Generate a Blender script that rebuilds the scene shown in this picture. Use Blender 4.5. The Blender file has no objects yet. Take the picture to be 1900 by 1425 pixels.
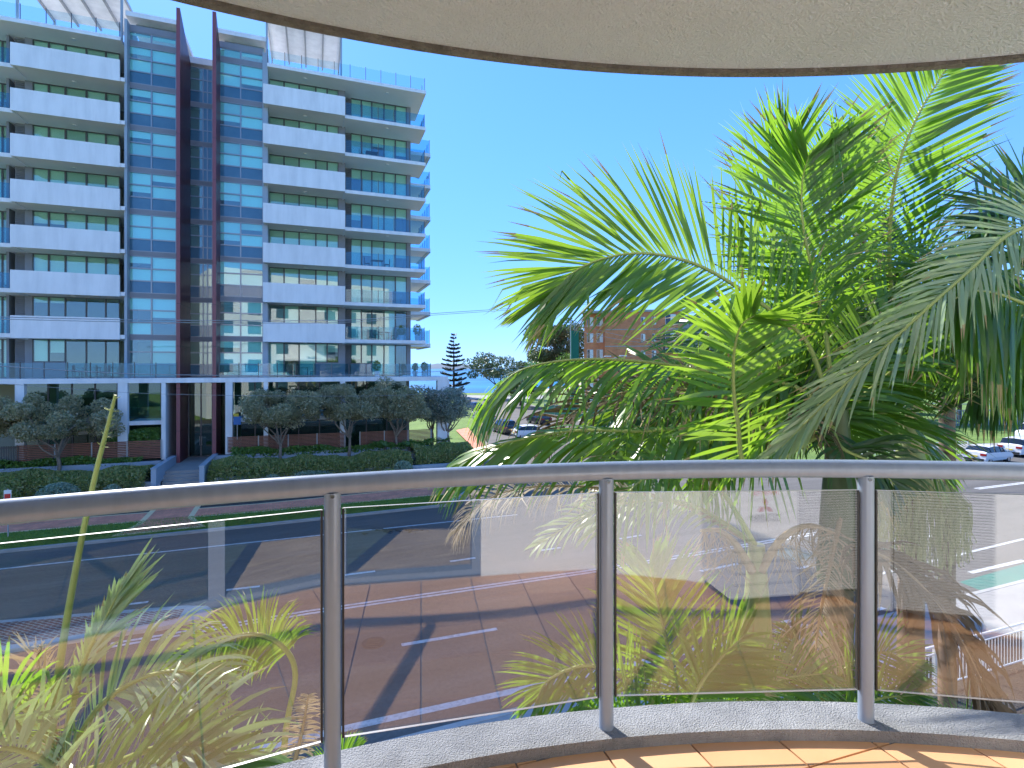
import bpy, math, random
import numpy as np
from mathutils import Vector, Matrix
R = math.radians
rnd = random.Random(7)
nr = np.random.default_rng(7)
sc = bpy.context.scene
COL = sc.collection

# ------------------------------------------------------------------ camera, sky, sun
F = 1000.0                       # focal length in pixels of the 1900 px wide photograph
HY = 683.0                       # horizon row
cam = bpy.data.cameras.new('camera'); cam.sensor_width = 36; cam.lens = 36*F/1900
cam.shift_y = -(712.5-HY)/1900
cam.clip_start = 0.03; cam.clip_end = 60000
co = bpy.data.objects.new('camera', cam); COL.objects.link(co)
co.location = (0, 0, 0); co.rotation_euler = (R(90), 0, 0)
sc.camera = co
SUN_AZ = -35.4; SUN_EL = 39.5
w = bpy.data.worlds.new('World'); sc.world = w; w.use_nodes = True
nt = w.node_tree; nt.nodes.clear()
sky = nt.nodes.new('ShaderNodeTexSky'); sky.sky_type = 'NISHITA'; sky.sun_disc = False
sky.sun_elevation = R(SUN_EL); sky.sun_rotation = R(SUN_AZ)
sky.air_density = 1.0; sky.dust_density = 0.1; sky.ozone_density = 2.6; sky.altitude = 0
hs = nt.nodes.new('ShaderNodeHueSaturation'); hs.inputs['Saturation'].default_value = 1.34
bg = nt.nodes.new('ShaderNodeBackground'); bg.inputs[1].default_value = 0.15
out = nt.nodes.new('ShaderNodeOutputWorld')
# soft shoulder so the horizon keeps its blue: c / (1 + c/k)
dv1 = nt.nodes.new('ShaderNodeVectorMath'); dv1.operation = 'DIVIDE'; dv1.inputs[1].default_value = (1.7, 2.9, 7.0)
ad1 = nt.nodes.new('ShaderNodeVectorMath'); ad1.operation = 'ADD'; ad1.inputs[1].default_value = (1, 1, 1)
dv2 = nt.nodes.new('ShaderNodeVectorMath'); dv2.operation = 'DIVIDE'
nt.links.new(sky.outputs[0], dv1.inputs[0]); nt.links.new(dv1.outputs[0], ad1.inputs[0]); nt.links.new(sky.outputs[0], dv2.inputs[0]); nt.links.new(ad1.outputs[0], dv2.inputs[1])
wb = nt.nodes.new('ShaderNodeVectorMath'); wb.operation = 'MULTIPLY'; wb.inputs[1].default_value = (1.12, 1.0, .93)   # white balance
nt.links.new(dv2.outputs[0], wb.inputs[0]); nt.links.new(wb.outputs[0], hs.inputs['Color']); nt.links.new(hs.outputs[0], bg.inputs[0]); nt.links.new(bg.outputs[0], out.inputs[0])
sl = bpy.data.lights.new('sun', 'SUN'); sl.energy = 2.4; sl.angle = R(0.5); sl.color = (1, .95, .87)
so = bpy.data.objects.new('sun', sl); COL.objects.link(so)
sv = Vector((math.sin(R(SUN_AZ))*math.cos(R(SUN_EL)), math.cos(R(SUN_AZ))*math.cos(R(SUN_EL)), math.sin(R(SUN_EL))))
so.rotation_euler = sv.to_track_quat('Z', 'Y').to_euler()
sc.view_settings.view_transform = 'Standard'; sc.view_settings.look = 'None'
sc.view_settings.gamma = 1; sc.view_settings.exposure = 2.0
sc.view_settings.use_curve_mapping = False
sc.render.engine = 'CYCLES'
sc.cycles.max_bounces = 10; sc.cycles.transparent_max_bounces = 32; sc.cycles.diffuse_bounces = 4
sc.cycles.glossy_bounces = 4

# ------------------------------------------------------------------ helpers
def at(px, py, Y): return Vector(((px-950)/F*Y, Y, (HY-py)/F*Y))
GZ = -8.0                        # street level below the eye
def gnd(px, py, z=GZ):
    Y = -z*F/(py-HY); return Vector(((px-950)/F*Y, Y, z))

class MB:
    def __init__(s): s.v = []; s.f = []; s.m = []; s.sm = []
    def add(s, vs, fs, m=0, smooth=False):
        o = len(s.v); s.v.extend([tuple(p) for p in vs])
        for f in fs: s.f.append(tuple(o+i for i in f)); s.m.append(m); s.sm.append(smooth)
    def box(s, a, b, m=0):
        x0, y0, z0 = a; x1, y1, z1 = b
        if x0 > x1: x0, x1 = x1, x0
        if y0 > y1: y0, y1 = y1, y0
        if z0 > z1: z0, z1 = z1, z0
        s.add([(x0,y0,z0),(x1,y0,z0),(x1,y1,z0),(x0,y1,z0),(x0,y0,z1),(x1,y0,z1),(x1,y1,z1),(x0,y1,z1)],
              [(0,3,2,1),(4,5,6,7),(0,1,5,4),(1,2,6,5),(2,3,7,6),(3,0,4,7)], m)
        return s
    def obox(s, c, dx, dy, dz, ux, m=0):
        """box centred at c, half sizes, x axis along ux (horizontal)"""
        ux = Vector((ux[0], ux[1], 0)).normalized(); uy = Vector((-ux.y, ux.x, 0)); c = Vector(c); uz = Vector((0,0,1))
        vs = [c+ux*dx*i+uy*dy*j+uz*dz*k for k in (-1,1) for (i,j) in ((-1,-1),(1,-1),(1,1),(-1,1))]
        s.add(vs, [(0,3,2,1),(4,5,6,7),(0,1,5,4),(1,2,6,5),(2,3,7,6),(3,0,4,7)], m); return s
    def prism(s, poly, z0, z1, m=0):
        n = len(poly)
        vs = [(p[0],p[1],z0) for p in poly]+[(p[0],p[1],z1) for p in poly]
        fs = [tuple(range(n-1,-1,-1)), tuple(range(n,2*n))]+[(i,(i+1)%n,n+(i+1)%n,n+i) for i in range(n)]
        s.add(vs, fs, m); return s
    def tube(s, pts, rad, n=8, m=0, smooth=True, cap=True):
        pts = [Vector(p) for p in pts]
        if not hasattr(rad, '__len__'): rad = [rad]*len(pts)
        rings = []; ref = None
        for i, p in enumerate(pts):
            t = (pts[min(i+1,len(pts)-1)]-pts[max(i-1,0)])
            if t.length < 1e-9: t = Vector((0,0,1))
            t.normalize()
            if ref is None: ref = t.orthogonal().normalized()
            ref = ref - t*ref.dot(t)
            if ref.length < 1e-6: ref = t.orthogonal()
            ref.normalize(); b = t.cross(ref)
            rings.append([p+(ref*math.cos(2*math.pi*k/n)+b*math.sin(2*math.pi*k/n))*rad[i] for k in range(n)])
        vs = [q for r in rings for q in r]; fs = []
        for i in range(len(pts)-1):
            for k in range(n):
                fs.append((i*n+k, i*n+(k+1)%n, (i+1)*n+(k+1)%n, (i+1)*n+k))
        s.add(vs, fs, m, smooth)
        if cap: s.add(rings[0], [tuple(range(n-1,-1,-1))], m); s.add(rings[-1], [tuple(range(n))], m)
        return s
    def strips(s, V, m=0, smooth=True, tips=None):
        """V: array (N, K, 2, 3): N ribbons of K cross sections"""
        N, K = V.shape[:2]
        o = len(s.v); s.v.extend(map(tuple, V.reshape(-1,3).tolist()))
        for i in range(N):
            b = o+i*K*2
            for k in range(K-1):
                q = b+2*k; s.f.append((q,q+1,q+3,q+2)); s.m.append(1 if tips and k >= K-1-tips[i] else m); s.sm.append(smooth)
    def build(s, name, mats, parent=None, loc=None, rz=0):
        me = bpy.data.meshes.new(name); me.from_pydata(s.v, [], s.f)
        if not isinstance(mats, (list, tuple)): mats = [mats]
        for x in mats: me.materials.append(x)
        if s.f:
            me.polygons.foreach_set('material_index', s.m); me.polygons.foreach_set('use_smooth', s.sm)
        me.update()
        o = bpy.data.objects.new(name, me); COL.objects.link(o)
        if parent: o.parent = parent
        if loc is not None: o.location = loc
        o.rotation_euler.z = rz
        return o
def fast_quads(name, V, mat, parent=None):
    """V: (N,4,3) quads"""
    N = len(V); me = bpy.data.meshes.new(name)
    me.vertices.add(N*4); me.vertices.foreach_set('co', V.reshape(-1).astype(np.float32))
    me.loops.add(N*4); me.loops.foreach_set('vertex_index', np.arange(N*4, dtype=np.int32))
    me.polygons.add(N); me.polygons.foreach_set('loop_start', np.arange(0,N*4,4,dtype=np.int32))
    me.polygons.foreach_set('loop_total', np.full(N,4,dtype=np.int32))
    me.materials.append(mat); me.update(calc_edges=True); me.validate()
    o = bpy.data.objects.new(name, me); COL.objects.link(o)
    if parent: o.parent = parent
    return o
def tag(o, label=None, cat=None, group=None, kind=None):
    if label: o['label'] = label
    if cat: o['category'] = cat
    if group: o['group'] = group
    if kind: o['kind'] = kind
    return o
def empty(name, loc=(0,0,0), rz=0, label=None, cat=None, group=None):
    o = bpy.data.objects.new(name, None); COL.objects.link(o); o.location = loc; o.rotation_euler.z = rz
    o.empty_display_size = .2
    return tag(o, label, cat, group)
KIDS = {}
def copy_tree(o, parent=None):
    c = o.copy(); COL.objects.link(c)
    if parent: c.parent = parent
    for ch in [x for x in COL.objects if x.parent == o]: copy_tree(ch, c)
    return c

def mat(name, col, rough=.6, metal=0, var=None, bump=None, spec=.5, coords='Object', island=None, trans=None, wear=None, emit=None):
    """var=(scale, colour2, contrast) noise mix; bump=(scale,strength,distance); island=colour2 random per leaf; trans=(colour, factor) translucent"""
    m = bpy.data.materials.new(name); m.use_nodes = True; t = m.node_tree; N = t.nodes; L = t.links
    b = N['Principled BSDF']; b.inputs['Base Color'].default_value = (*col, 1); b.inputs['Roughness'].default_value = rough
    b.inputs['Metallic'].default_value = metal; b.inputs['Specular IOR Level'].default_value = spec
    tc = N.new('ShaderNodeTexCoord'); cs = tc.outputs[coords]
    if coords == 'World':
        pass
    cur = None
    if var:
        n = N.new('ShaderNodeTexNoise'); n.inputs['Scale'].default_value = var[0]; n.inputs['Detail'].default_value = 7; n.inputs['Roughness'].default_value = .62
        L.new(cs, n.inputs['Vector'])
        r = N.new('ShaderNodeMapRange'); k = var[2] if len(var) > 2 else .2
        r.inputs['From Min'].default_value = .5-k; r.inputs['From Max'].default_value = .5+k
        L.new(n.outputs['Fac'], r.inputs['Value'])
        x = N.new('ShaderNodeMix'); x.data_type = 'RGBA'
        x.inputs['A'].default_value = (*col, 1); x.inputs['B'].default_value = (*var[1], 1)
        L.new(r.outputs[0], x.inputs['Factor']); cur = x.outputs['Result']
    if island:
        g = N.new('ShaderNodeNewGeometry'); x = N.new('ShaderNodeMix'); x.data_type = 'RGBA'
        x.inputs['A'].default_value = (*col, 1); x.inputs['B'].default_value = (*island, 1)
        if cur: L.new(cur, x.inputs['A'])
        L.new(g.outputs['Random Per Island'], x.inputs['Factor']); cur = x.outputs['Result']
    if cur: L.new(cur, b.inputs['Base Color'])
    if bump:
        n = N.new('ShaderNodeTexNoise'); n.inputs['Scale'].default_value = bump[0]; n.inputs['Detail'].default_value = 5
        L.new(cs, n.inputs['Vector']); bp = N.new('ShaderNodeBump'); bp.inputs['Strength'].default_value = bump[1]
        bp.inputs['Distance'].default_value = bump[2] if len(bump) > 2 else .01
        L.new(n.outputs['Fac'], bp.inputs['Height']); L.new(bp.outputs[0], b.inputs['Normal'])
    if trans:
        tr = N.new('ShaderNodeBsdfTranslucent'); tr.inputs['Color'].default_value = (*trans[0], 1)
        if island or var:
            mm = N.new('ShaderNodeMix'); mm.data_type = 'RGBA'; mm.blend_type = 'MULTIPLY'; mm.inputs['Factor'].default_value = 0
        ms = N.new('ShaderNodeMixShader'); ms.inputs[0].default_value = trans[1]
        L.new(b.outputs[0], ms.inputs[1]); L.new(tr.outputs[0], ms.inputs[2])
        L.new(ms.outputs[0], N['Material Output'].inputs[0])
    return m
def thin_glass(name, tint, base=.05, rough=0.0, refl=(1,1,1), gain=.9):
    m = bpy.data.materials.new(name); m.use_nodes = True; t = m.node_tree; N = t.nodes; L = t.links; N.clear()
    o = N.new('ShaderNodeOutputMaterial'); tr = N.new('ShaderNodeBsdfTransparent'); tr.inputs[0].default_value = (*tint, 1)
    g = N.new('ShaderNodeBsdfGlossy'); g.inputs['Roughness'].default_value = rough; g.inputs[0].default_value = (*refl, 1)
    lw = N.new('ShaderNodeLayerWeight'); lw.inputs[0].default_value = .5
    p = N.new('ShaderNodeMath'); p.operation = 'POWER'; p.inputs[1].default_value = 5; L.new(lw.outputs['Facing'], p.inputs[0])
    q = N.new('ShaderNodeMath'); q.operation = 'MULTIPLY_ADD'; q.inputs[1].default_value = gain; q.inputs[2].default_value = base
    L.new(p.outputs[0], q.inputs[0]); ms = N.new('ShaderNodeMixShader')
    L.new(q.outputs[0], ms.inputs[0]); L.new(tr.outputs[0], ms.inputs[1]); L.new(g.outputs[0], ms.inputs[2]); L.new(ms.outputs[0], o.inputs[0])
    return m

M = {}
M['stucco_ceiling'] = mat('stucco_ceiling', (.94,.94,.97), .9, var=(3,(.88,.88,.91),.25), bump=(110,1.0,.02))
M['lip'] = mat('dark_slab_edge', (.17,.14,.115), .95, var=(20,(.30,.26,.22),.2), bump=(80,1,.02))  # dark brown mottled strip along the rim of the slab above
M['hob'] = mat('hob_render', (.35,.36,.38), .85, var=(6,(.24,.25,.27),.13), bump=(170,1.0,.016))
M['white_wall'] = mat('white_render', (.88,.88,.87), .8, var=(1.2,(.82,.82,.81),.25), bump=(90,.25,.004))
M['bwhite'] = mat('painted_balcony_white', (.90,.89,.88), .7, var=(.7,(.84,.83,.82),.25), bump=(30,.1,.004))
M['bsoffit'] = mat('soffit_cream', (.90,.86,.80), .85, var=(.5,(.82,.78,.73),.25))
M['bgrey'] = mat('facade_grey', (.27,.27,.285), .5, var=(1.0,(.22,.22,.235),.25))
M['bgrey_lt'] = mat('facade_blue_grey', (.38,.44,.50), .5, var=(.8,(.32,.38,.44),.3))
M['maroon'] = mat('maroon_panel', (.17,.035,.045), .42, var=(1.4,(.13,.03,.04),.2))
M['maroon_edge'] = mat('maroon_edge', (.25,.07,.08), .4)
M['frame'] = mat('window_frame_bronze', (.115,.105,.105), .45, metal=.2)
M['frame_lt'] = mat('aluminium_frame', (.33,.34,.36), .4, metal=.5)
M['glass_green'] = thin_glass('green_window_glass', (.82,.97,.90), .11)
M['glass_aqua'] = thin_glass('aqua_window_glass', (.76,.98,.95), .12)
M['glass_dark'] = thin_glass('dark_lobby_glass', (.45,.60,.52), .10)
M['glass_rail'] = thin_glass('building_rail_glass', (.62,.82,.90), .05)
M['glass_roof'] = thin_glass('roof_rail_glass', (.86,.94,.97), .03)
M['glass_bal'] = thin_glass('balcony_glass', (.94,.94,.94), .094, gain=.6)
M['spandrel'] = mat('spandrel_blue_glass', (.03,.12,.19), .06, metal=.0, spec=1.0, var=(.6,(.09,.20,.27),.3))
M['blind'] = mat('cream_blind', (.85,.86,.80), .9)
M['blind_b'] = mat('grey_blind', (.62,.64,.58), .9)
M['curtain'] = mat('sheer_curtain', (.82,.86,.85), .9)
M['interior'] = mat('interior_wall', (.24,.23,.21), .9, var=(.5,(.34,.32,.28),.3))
M['rail'] = mat('powder_coated_rail', (.28,.34,.43), .27, metal=.1, bump=(220,.03,.001))
M['steel'] = mat('steel', (.5,.5,.5), .3, metal=.9)
M['grey_metal'] = mat('galvanised_grey', (.38,.39,.40), .45, metal=.4)
M['asphalt'] = mat('asphalt', (.135,.124,.11), .9, var=(.35,(.175,.162,.145),.3), bump=(60,.4,.01))
M['concrete'] = mat('concrete', (.36,.35,.33), .85, var=(.8,(.27,.26,.25),.25), bump=(20,.2,.01))
M['kerb'] = mat('kerb_concrete', (.46,.45,.43), .85, var=(2,(.33,.32,.30),.25))
M['line'] = mat('road_paint', (.72,.72,.70), .7, var=(4,(.50,.50,.49),.18))
M['grass'] = mat('lawn', (.12,.22,.03), .95, var=(.7,(.19,.29,.05),.25), bump=(35,1,.04))
M['blade'] = mat('grass_blade', (.18,.31,.04), .8, island=(.10,.19,.025))
M['mulch'] = mat('mulch', (.09,.07,.055), .95, var=(6,(.05,.038,.03),.2), bump=(25,1,.05))
M['sand_edge'] = mat('sandstone_edging', (.85,.62,.34), .85, var=(3,(.72,.5,.28),.25))
M['timber_slat'] = mat('timber_slat', (.32,.13,.08), .55, var=(2,(.24,.09,.055),.25))
M['bark'] = mat('bark_grey_brown', (.30,.23,.17), .9, var=(4,(.17,.13,.10),.25), bump=(14,.7,.03))
M['bark_dark'] = mat('bark_dark', (.12,.09,.07), .9, var=(4,(.07,.055,.045),.25), bump=(10,.7,.03))
M['sea'] = mat('sea_water', (.012,.13,.33), .55, spec=.12, var=(.02,(.02,.22,.42),.2), bump=(.5,.6,.3))
M['sand'] = mat('sand', (.46,.38,.26), .95)
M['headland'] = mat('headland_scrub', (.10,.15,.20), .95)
M['dead'] = mat('dead_leaf', (.20,.145,.095), .85, island=(.10,.07,.045), trans=((.25,.16,.08), .25))
M['dead_pale'] = mat('bleached_leaf', (.50,.43,.33), .85, island=(.30,.24,.17), trans=((.4,.3,.18), .3))
M['tip'] = mat('browned_leaf_tip', (.30,.24,.10), .7)
M['stalk'] = mat('frond_stalk', (.33,.38,.10), .45, var=(3,(.25,.30,.08),.2))
M['stalk_dead'] = mat('dead_stalk', (.32,.23,.14), .8)
def leafmat(name, c1, c2, tcol, f, rough=.30): return mat(name, c1, rough, island=c2, trans=(tcol, f), spec=.7)
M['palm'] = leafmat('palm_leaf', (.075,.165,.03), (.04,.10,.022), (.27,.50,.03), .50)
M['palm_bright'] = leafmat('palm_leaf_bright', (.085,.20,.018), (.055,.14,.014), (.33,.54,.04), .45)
M['palm_dark'] = leafmat('palm_leaf_dark', (.05,.11,.028), (.028,.07,.02), (.08,.22,.02), .4)  # darker green, less translucent variant of the palm leaf
M['palm_grey'] = leafmat('palm_leaf_glaucous', (.38,.47,.26), (.20,.30,.13), (.24,.38,.10), .28, .30)
M['pohut'] = leafmat('coastal_tree_leaf', (.26,.26,.13), (.56,.50,.34), (.42,.42,.20), .42, .5)
M['pohut_b'] = leafmat('coastal_tree_leaf_bluish', (.22,.27,.21), (.44,.46,.38), (.32,.38,.26), .4, .5)
M['hedge'] = leafmat('hedge_leaf', (.18,.26,.06), (.42,.38,.16), (.30,.40,.08), .4, .4)
M['hedge_g'] = leafmat('bright_shrub_leaf', (.10,.20,.035), (.15,.27,.05), (.10,.26,.03), .3, .4)
M['hedge_s'] = leafmat('silver_shrub_leaf', (.36,.44,.34), (.26,.34,.23), (.3,.4,.22), .35, .6)
M['gum'] = leafmat('gum_leaf', (.09,.13,.055), (.17,.21,.10), (.09,.14,.04), .2, .5)
M['fig'] = leafmat('park_tree_leaf', (.05,.10,.03), (.10,.17,.045), (.07,.15,.025), .25, .5)
M['norfolk'] = leafmat('norfolk_leaf', (.025,.05,.04), (.045,.075,.05), (.02,.04,.02), .1, .6)
M['string'] = mat('fruit_strand', (.36,.36,.18), .7, island=(.22,.24,.10))
M['car_white'] = mat('car_paint_white', (.80,.80,.80), .22, spec=.6)
M['car_red'] = mat('car_paint_red', (.42,.02,.02), .22, spec=.6)
M['car_blue'] = mat('car_paint_blue', (.03,.06,.16), .22, spec=.6)
M['car_silver'] = mat('car_paint_silver', (.45,.46,.48), .3, metal=.6)
M['car_dark'] = mat('car_paint_dark', (.02,.022,.03), .22, spec=.6)
M['car_glass'] = mat('car_window', (.012,.015,.018), .05, spec=.8)
M['tyre'] = mat('tyre_rubber', (.02,.02,.02), .8)
M['rim'] = mat('alloy_rim', (.5,.5,.52), .3, metal=.8)
M['tail'] = mat('tail_lamp_red', (.35,.008,.008), .2)
M['plate'] = mat('yellow_plate', (.75,.55,.03), .5)
M['black'] = mat('black_plastic', (.02,.02,.02), .5)
M['paint_red'] = mat('sign_red', (.62,.03,.02), .5)
M['paint_blue'] = mat('sign_blue', (.03,.16,.45), .5)
M['paint_yellow'] = mat('sign_yellow', (.65,.5,.04), .5)
M['paint_white'] = mat('white_enamel', (.80,.80,.80), .4, var=(2,(.70,.70,.69),.25))
M['teal'] = mat('cycle_lane_green', (.03,.22,.16), .85, var=(2,(.04,.16,.13),.25))
M['green_net'] = mat('green_shade_cloth', (.02,.16,.10), .9)
M['terracotta'] = None
M['iron'] = mat('cast_iron', (.075,.075,.08), .95, spec=.1)
M['room'] = mat('room_paint', (.55,.53,.50), .9)

def n_mat_planks():
    m = bpy.data.materials.new('timber_floor'); m.use_nodes = True; t = m.node_tree; N = t.nodes; L = t.links; b = N['Principled BSDF']
    tc = N.new('ShaderNodeTexCoord'); mp = N.new('ShaderNodeMapping'); mp.inputs['Scale'].default_value = (1.2, 14, 1)
    L.new(tc.outputs['Object'], mp.inputs[0]); n = N.new('ShaderNodeTexNoise'); n.inputs['Scale'].default_value = 2.2; n.inputs['Detail'].default_value = 8
    L.new(mp.outputs[0], n.inputs['Vector']); cr = N.new('ShaderNodeValToRGB')
    cr.color_ramp.elements[0].position = .3; cr.color_ramp.elements[0].color = (.30,.22,.14,1)
    cr.color_ramp.elements[1].position = .7; cr.color_ramp.elements[1].color = (.58,.48,.35,1)
    L.new(n.outputs[0], cr.inputs[0]); L.new(cr.outputs[0], b.inputs['Base Color']); b.inputs['Roughness'].default_value = .45
    return m
M['planks'] = n_mat_planks()
def brick_mat(name, c1, c2, mortar, bw, rh, scale=1, rot=0, msize=.008, plane='xy'):
    m = bpy.data.materials.new(name); m.use_nodes = True; t = m.node_tree; N = t.nodes; L = t.links; b = N['Principled BSDF']
    tc = N.new('ShaderNodeTexCoord'); mp = N.new('ShaderNodeMapping'); mp.inputs['Rotation'].default_value = (R(90) if plane == 'xz' else 0, 0, rot)
    L.new(tc.outputs['Object'], mp.inputs[0]); br = N.new('ShaderNodeTexBrick'); L.new(mp.outputs[0], br.inputs['Vector'])
    br.inputs['Color1'].default_value = (*c1,1); br.inputs['Color2'].default_value = (*c2,1); br.inputs['Mortar'].default_value = (*mortar,1)
    br.inputs['Scale'].default_value = scale; br.inputs['Brick Width'].default_value = bw; br.inputs['Row Height'].default_value = rh
    br.inputs['Mortar Size'].default_value = msize
    n = N.new('ShaderNodeTexNoise'); n.inputs['Scale'].default_value = 1.3; n.inputs['Detail'].default_value = 6; L.new(tc.outputs['Object'], n.inputs['Vector'])
    x = N.new('ShaderNodeMix'); x.data_type = 'RGBA'; x.blend_type = 'MULTIPLY'; x.inputs['Factor'].default_value = .6
    L.new(br.outputs[0], x.inputs['A'])
    cr = N.new('ShaderNodeValToRGB'); cr.color_ramp.elements[0].color = (.55,.55,.55,1); cr.color_ramp.elements[0].position = .3; cr.color_ramp.elements[1].position = .65
    L.new(n.outputs[0], cr.inputs[0]); L.new(cr.outputs[0], x.inputs['B']); L.new(x.outputs['Result'], b.inputs['Base Color'])
    bp = N.new('ShaderNodeBump'); bp.inputs['Strength'].default_value = .4; bp.inputs['Distance'].default_value = .01
    L.new(br.outputs['Fac'], bp.inputs['Height']); bp.invert = True; L.new(bp.outputs[0], b.inputs['Normal'])
    b.inputs['Roughness'].default_value = .85
    return m
M['paver'] = brick_mat('red_paver', (.88,.30,.165), (.74,.235,.13), (.6,.3,.2), .23, .115, 1, R(66))
M['paver_island'] = brick_mat('island_paver', (.33,.10,.07), (.24,.07,.055), (.50,.40,.33), .24, .12, 1, R(20), .014)
M['brick_wall'] = brick_mat('orange_brick', (.88,.29,.10), (.78,.24,.08), (.66,.36,.24), .24, .086, 1, 0, .01, 'xz')
def tile_mat():
    m = bpy.data.materials.new('terracotta_tile'); m.use_nodes = True; t = m.node_tree; N = t.nodes; L = t.links; b = N['Principled BSDF']
    tc = N.new('ShaderNodeTexCoord'); oi = N.new('ShaderNodeObjectInfo'); n = N.new('ShaderNodeTexNoise'); n.inputs['Scale'].default_value = 3.2; n.inputs['Detail'].default_value = 6
    L.new(tc.outputs['Object'], n.inputs['Vector'])
    a = N.new('ShaderNodeMath'); a.operation = 'MULTIPLY_ADD'; a.inputs[1].default_value = .55; L.new(oi.outputs['Random'], a.inputs[0])
    h = N.new('ShaderNodeMath'); h.operation = 'MULTIPLY'; h.inputs[1].default_value = .6; L.new(n.outputs[0], h.inputs[0]); L.new(h.outputs[0], a.inputs[2])
    cr = N.new('ShaderNodeValToRGB'); e = cr.color_ramp.elements; e[0].position = .15; e[0].color = (.55,.29,.14,1); e[1].position = .8; e[1].color = (.67,.40,.22,1)
    L.new(a.outputs[0], cr.inputs[0]); L.new(cr.outputs[0], b.inputs['Base Color']); b.inputs['Roughness'].default_value = .6
    return m
M['terracotta'] = tile_mat()

def streaks(m, scale, rot=0, lo=.8, a=.35, b=.65, coords='Object', nscale=1.0):
    """multiply a stretched noise into the base colour: wear along one direction"""
    t = m.node_tree; N = t.nodes; L = t.links; bs = N['Principled BSDF']; inp = bs.inputs['Base Color']
    tc = N.new('ShaderNodeTexCoord'); mr = N.new('ShaderNodeMapping'); mr.inputs['Rotation'].default_value = (0,0,-rot)
    mp = N.new('ShaderNodeMapping'); mp.inputs['Scale'].default_value = scale
    L.new(tc.outputs[coords], mr.inputs[0]); L.new(mr.outputs[0], mp.inputs[0])
    n = N.new('ShaderNodeTexNoise'); n.inputs['Scale'].default_value = nscale; n.inputs['Detail'].default_value = 6; n.inputs['Roughness'].default_value = .6
    L.new(mp.outputs[0], n.inputs['Vector']); cr = N.new('ShaderNodeValToRGB'); e = cr.color_ramp.elements
    e[0].position = a; e[0].color = (lo,lo,lo,1); e[1].position = b; e[1].color = (1,1,1,1); L.new(n.outputs[0], cr.inputs[0])
    x = N.new('ShaderNodeMix'); x.data_type = 'RGBA'; x.blend_type = 'MULTIPLY'; x.inputs['Factor'].default_value = 1
    if inp.links: L.new(inp.links[0].from_socket, x.inputs['A'])
    else: x.inputs['A'].default_value = inp.default_value
    L.new(cr.outputs[0], x.inputs['B']); L.new(x.outputs['Result'], inp)
streaks(M['asphalt'], (.07, 1.1, 1), R(21.8), .70); streaks(M['asphalt'], (9, 9, 1), 0, .82, .4, .6)
streaks(M['line'], (6, 6, 1), 0, .62, .34, .5)
streaks(M['bwhite'], (1.6, 1.6, .25), 0, .88, .35, .6)
streaks(M['maroon'], (2, 2, .2), 0, .75); streaks(M['rail'], (30, 30, 3), 0, .90)
streaks(M['hob'], (2.2, 2.2, 2), 0, .82, .38, .6); streaks(M['stucco_ceiling'], (.8, .8, 1), 0, .93)
streaks(M['grass'], (.5, .5, 1), 0, .7)

# ------------------------------------------------------------------ ground, roads, water
def sheet(name, pts, z, m, kind='structure', parent=None):
    b = MB(); b.add([(p[0],p[1],z) for p in pts], [tuple(range(len(pts)))], 0)
    o = b.build(name, m, parent)
    if not parent: o['kind'] = kind
    # face up
    if o.data.polygons[0].normal.z < 0: o.data.flip_normals()
    return o
def raised(name, pts, z0, z1, m, parent=None):
    a = sum(pts[i][0]*pts[(i+1)%len(pts)][1]-pts[(i+1)%len(pts)][0]*pts[i][1] for i in range(len(pts)))
    if a < 0: pts = pts[::-1]
    o = MB().prism(pts, z0, z1).build(name, m, parent)
    if not parent: o['kind'] = 'structure'
    return o
G = lambda px, py: gnd(px, py).to_2d()
shore = 176
sheet('ground', [(-420,-120),(900,-120),(900,1500),(190,1500),(75,420),(34,230),(10,shore),(-420,150)], GZ-.05, M['grass'])
sheet('beach', [(-420,140),(8,168),(40,225),(90,420),(60,420),(20,262),(-6,205),(-420,190)], GZ-1.6, M['sand'])
sea = sheet('sea', [(-30000,120),(30000,120),(30000,45000),(-30000,45000)], -11.6, M['sea'])
rd = Vector((math.cos(R(21.8)), math.sin(R(21.8)))); rn = Vector((-rd.y, rd.x))
def along(p, a): return Vector((p[0]+rd.x*a, p[1]+rd.y*a))
near0 = G(670,1345) - rn*.9
KL = [G(0,1027), G(480,977.5), G(833,939.6)]
far_l = along(KL[0], -60)
# the main road: one asphalt sheet, its far edge is the kerb polyline then the junction
farR = G(1640,860); farRR = along(farR, 160)
road_poly = [along(near0,-70), along(near0,170), farRR, farR, G(1240,862), G(1235,812), G(1060,775), G(985,752), G(930,737), G(872,737), G(878,768), G(900,800), G(905,835), G(880,905)+Vector((.2,-.2)), KL[2], KL[1], KL[0], far_l]
sheet('road', road_poly, GZ, M['asphalt'])
# car park road along the beach
sheet('beach_road', [G(780,733), G(1010,734), G(1010,740), G(780,741)], GZ+.004, M['concrete'])
# kerb: stone strip along the far side
kerb = MB()
def kerbline(pts, wdt=.16, h=.13):
    for a, b in zip(pts[:-1], pts[1:]):
        a = Vector(a[:2]); b = Vector(b[:2]); d = (b-a); c = (a+b)/2+Vector((-d.y,d.x)).normalized()*wdt/2
        kerb.obox((c.x,c.y,GZ+h/2-.02), d.length/2+.02, wdt/2, h/2+.02, d)
kerbline([far_l, KL[0], KL[1], KL[2], G(880,905), G(905,835), G(900,800), G(878,768), G(872,737)])
kerbline([G(1235,812), G(1060,775), G(985,752), G(930,737)][::-1])
kerbline([G(1240,862), farR, farRR])
kerb.build('kerb', M['kerb'])['kind'] = 'structure'
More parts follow.
